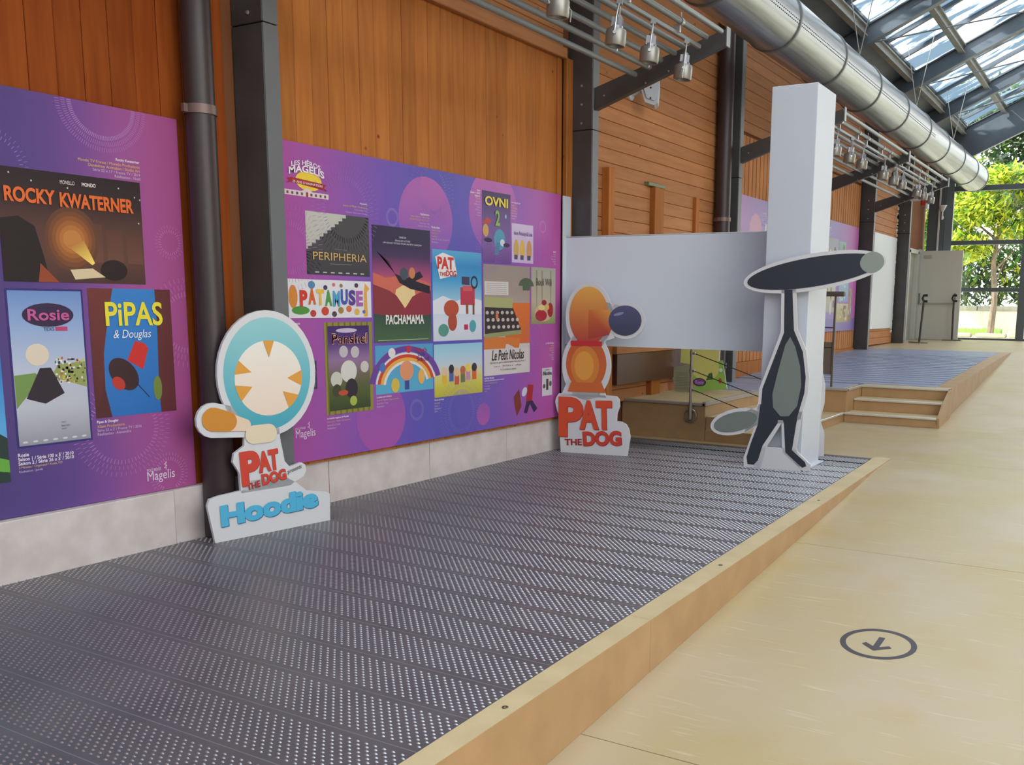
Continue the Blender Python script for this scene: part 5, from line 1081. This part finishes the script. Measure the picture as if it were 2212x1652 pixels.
def leaf_mat(name, c1, c2):
    m = bpy.data.materials.new(name); m.use_nodes = True; n, l = m.node_tree.nodes, m.node_tree.links; b = n['Principled BSDF']
    at = n.new('ShaderNodeVertexColor'); at.layer_name = 'Col'; l.new(at.outputs['Color'], b.inputs['Base Color']); b.inputs['Roughness'].default_value = 0.6
    tr = n.new('ShaderNodeBsdfTranslucent'); l.new(at.outputs['Color'], tr.inputs['Color']); mx = n.new('ShaderNodeMixShader'); mx.inputs[0].default_value = 0.45
    out = n['Material Output']; l.new(b.outputs[0], mx.inputs[1]); l.new(tr.outputs[0], mx.inputs[2]); l.new(mx.outputs[0], out.inputs[0]); return m
M_leaf = leaf_mat('leaves', None, None); M_bark = noise_mat('bark', (128, 112, 96), (96, 84, 72), (3, 3, 1), 5, 0.9)
def foliage(name, blobs, n, size, cols, parent, seed):
    random.seed(seed); v, f, c = [], [], []
    tot = sum(b[3] * b[4] for b in blobs)
    for bx, by, bz, rx, rz in blobs:
        for _ in range(int(n * rx * rz / tot)):
            d = Vector((random.gauss(0, 1), random.gauss(0, 1), random.gauss(0, 1))).normalized() * (random.random() ** 0.4)
            p = Vector((bx + d.x * rx, by + d.y * rx, bz + d.z * rz)); s_ = size * random.uniform(0.6, 1.3)
            a1 = Vector((random.uniform(-1, 1), random.uniform(-1, 1), random.uniform(-0.9, 0.2))).normalized(); b1_ = a1.cross(Vector((random.uniform(-.4, .4), random.uniform(-.4, .4), 1))).normalized()
            k = len(v); v += [p - a1 * s_, p + b1_ * s_ * 0.32, p + a1 * s_, p - b1_ * s_ * 0.32]; f.append((k, k + 1, k + 2, k + 3))
            q = random.choice(cols); q = tuple(min(255, max(0, x + random.uniform(-14, 14))) for x in q); c += [(*lin(q), 1)] * 4
    me = bpy.data.meshes.new(name); me.from_pydata(v, [], f); me.materials.append(M_leaf); ca = me.color_attributes.new('Col', 'FLOAT_COLOR', 'CORNER'); ca.data.foreach_set('color', [x for q in c for x in q]); me.update()
    return link(name, me, parent)
YG = [(206, 214, 60), (188, 204, 56), (168, 190, 60), (222, 220, 90)]; GR = [(96, 138, 60), (78, 118, 56), (116, 154, 66), (66, 100, 58)]; BG = [(70, 96, 62), (58, 84, 58), (88, 112, 76), (104, 128, 84)]
def tree(x, y, h, blobs, cols, n, label, size=0.16, seed=1):
    root = empty('tree', (x, y, 0.45), label, 'tree', 'trees in the garden')
    mb = MB(); mb.tube([(x, y, 0.42), (x + 0.06, y, h * 0.35), (x - 0.04, y, h * 0.6), (x + 0.1, y, h)], [0.10, 0.08, 0.065, 0.03], 8)
    for k in range(5):
        t = random.uniform(-1, 1); mb.tube([(x, y, h * (0.45 + 0.1 * k)), (x + t * 0.9, y + random.uniform(-.6, .6), h * (0.62 + 0.1 * k))], [0.04, 0.012], 6)
    mb.build('trunk', M_bark, root, True)
    foliage('crown', blobs, n, size, cols, root, seed); return root
random.seed(5)
tree(-3.75, 29.5, 4.2, [(-4.3, 29.3, 4.0, 1.0, 0.5), (-3.2, 29.6, 3.55, 0.8, 0.45), (-4.6, 29.5, 3.0, 0.8, 0.5), (-3.6, 29.3, 4.8, 0.9, 0.4), (-2.7, 29.6, 4.3, 0.7, 0.35)], YG + GR[:2], 5200, 'young yellow-green tree nearest the glass in the garden', 0.13, 21)
tree(-6.2, 32.5, 6.5, [(-6.2, 32.5, 5.6, 1.6, 1.0), (-5.2, 32.3, 4.4, 1.4, 0.8), (-6.0, 32.6, 3.3, 1.3, 0.8)], YG[1:3] + GR, 5200, 'tall green tree behind the yellow-green one, left side', 0.17, 22)
tree(-3.6, 38.0, 9.0, [(-4.2, 38, 7.6, 2.2, 1.2), (-2.4, 38.2, 6.6, 1.9, 1.1), (-4.6, 38, 5.6, 1.8, 1.0), (-5.6, 38, 8.6, 1.8, 0.8)], BG + GR[:2], 7500, 'large dark green tree farthest back, reaching into the roof', 0.22, 23)
hd = empty('garden_hedge', (-4.5, 35.2, 0.45), 'dense green hedge behind the low white garden wall', 'hedge')
foliage('leaves', [(-10 + 1.2 * k, 35.4, 2.1 + 0.25 * (k % 3), 1.1, 1.3) for k in range(11)], 11000, 0.17, GR + BG + YG[2:3], hd, 24)
mb = MB()
for k in range(9): mb.tube([(-10 + 1.4 * k, 35.4, 0.4), (-9.9 + 1.4 * k, 35.5, 2.0)], [0.05, 0.02], 6)
mb.build('stems', M_bark, hd)
random.seed(9); v, f = [], []
for _ in range(2600):
    x, y_ = random.uniform(-5.6, -3.9), random.uniform(30.4, 33.6); h = random.uniform(0.08, 0.24); w = 0.012; dx = random.uniform(-.06, .06); k = len(v)
    v += [(x - w, y_, 0.44), (x + w, y_, 0.44), (x + dx, y_, 0.44 + h)]; f.append((k, k + 1, k + 2))
me = bpy.data.meshes.new('grass'); me.from_pydata(v, [], f); me.materials.append(mat('grass_green', (140, 180, 80), 0.7)); tag(link('grass', me), 'patch of bright grass at the foot of the garden wall', 'grass', kind='stuff')
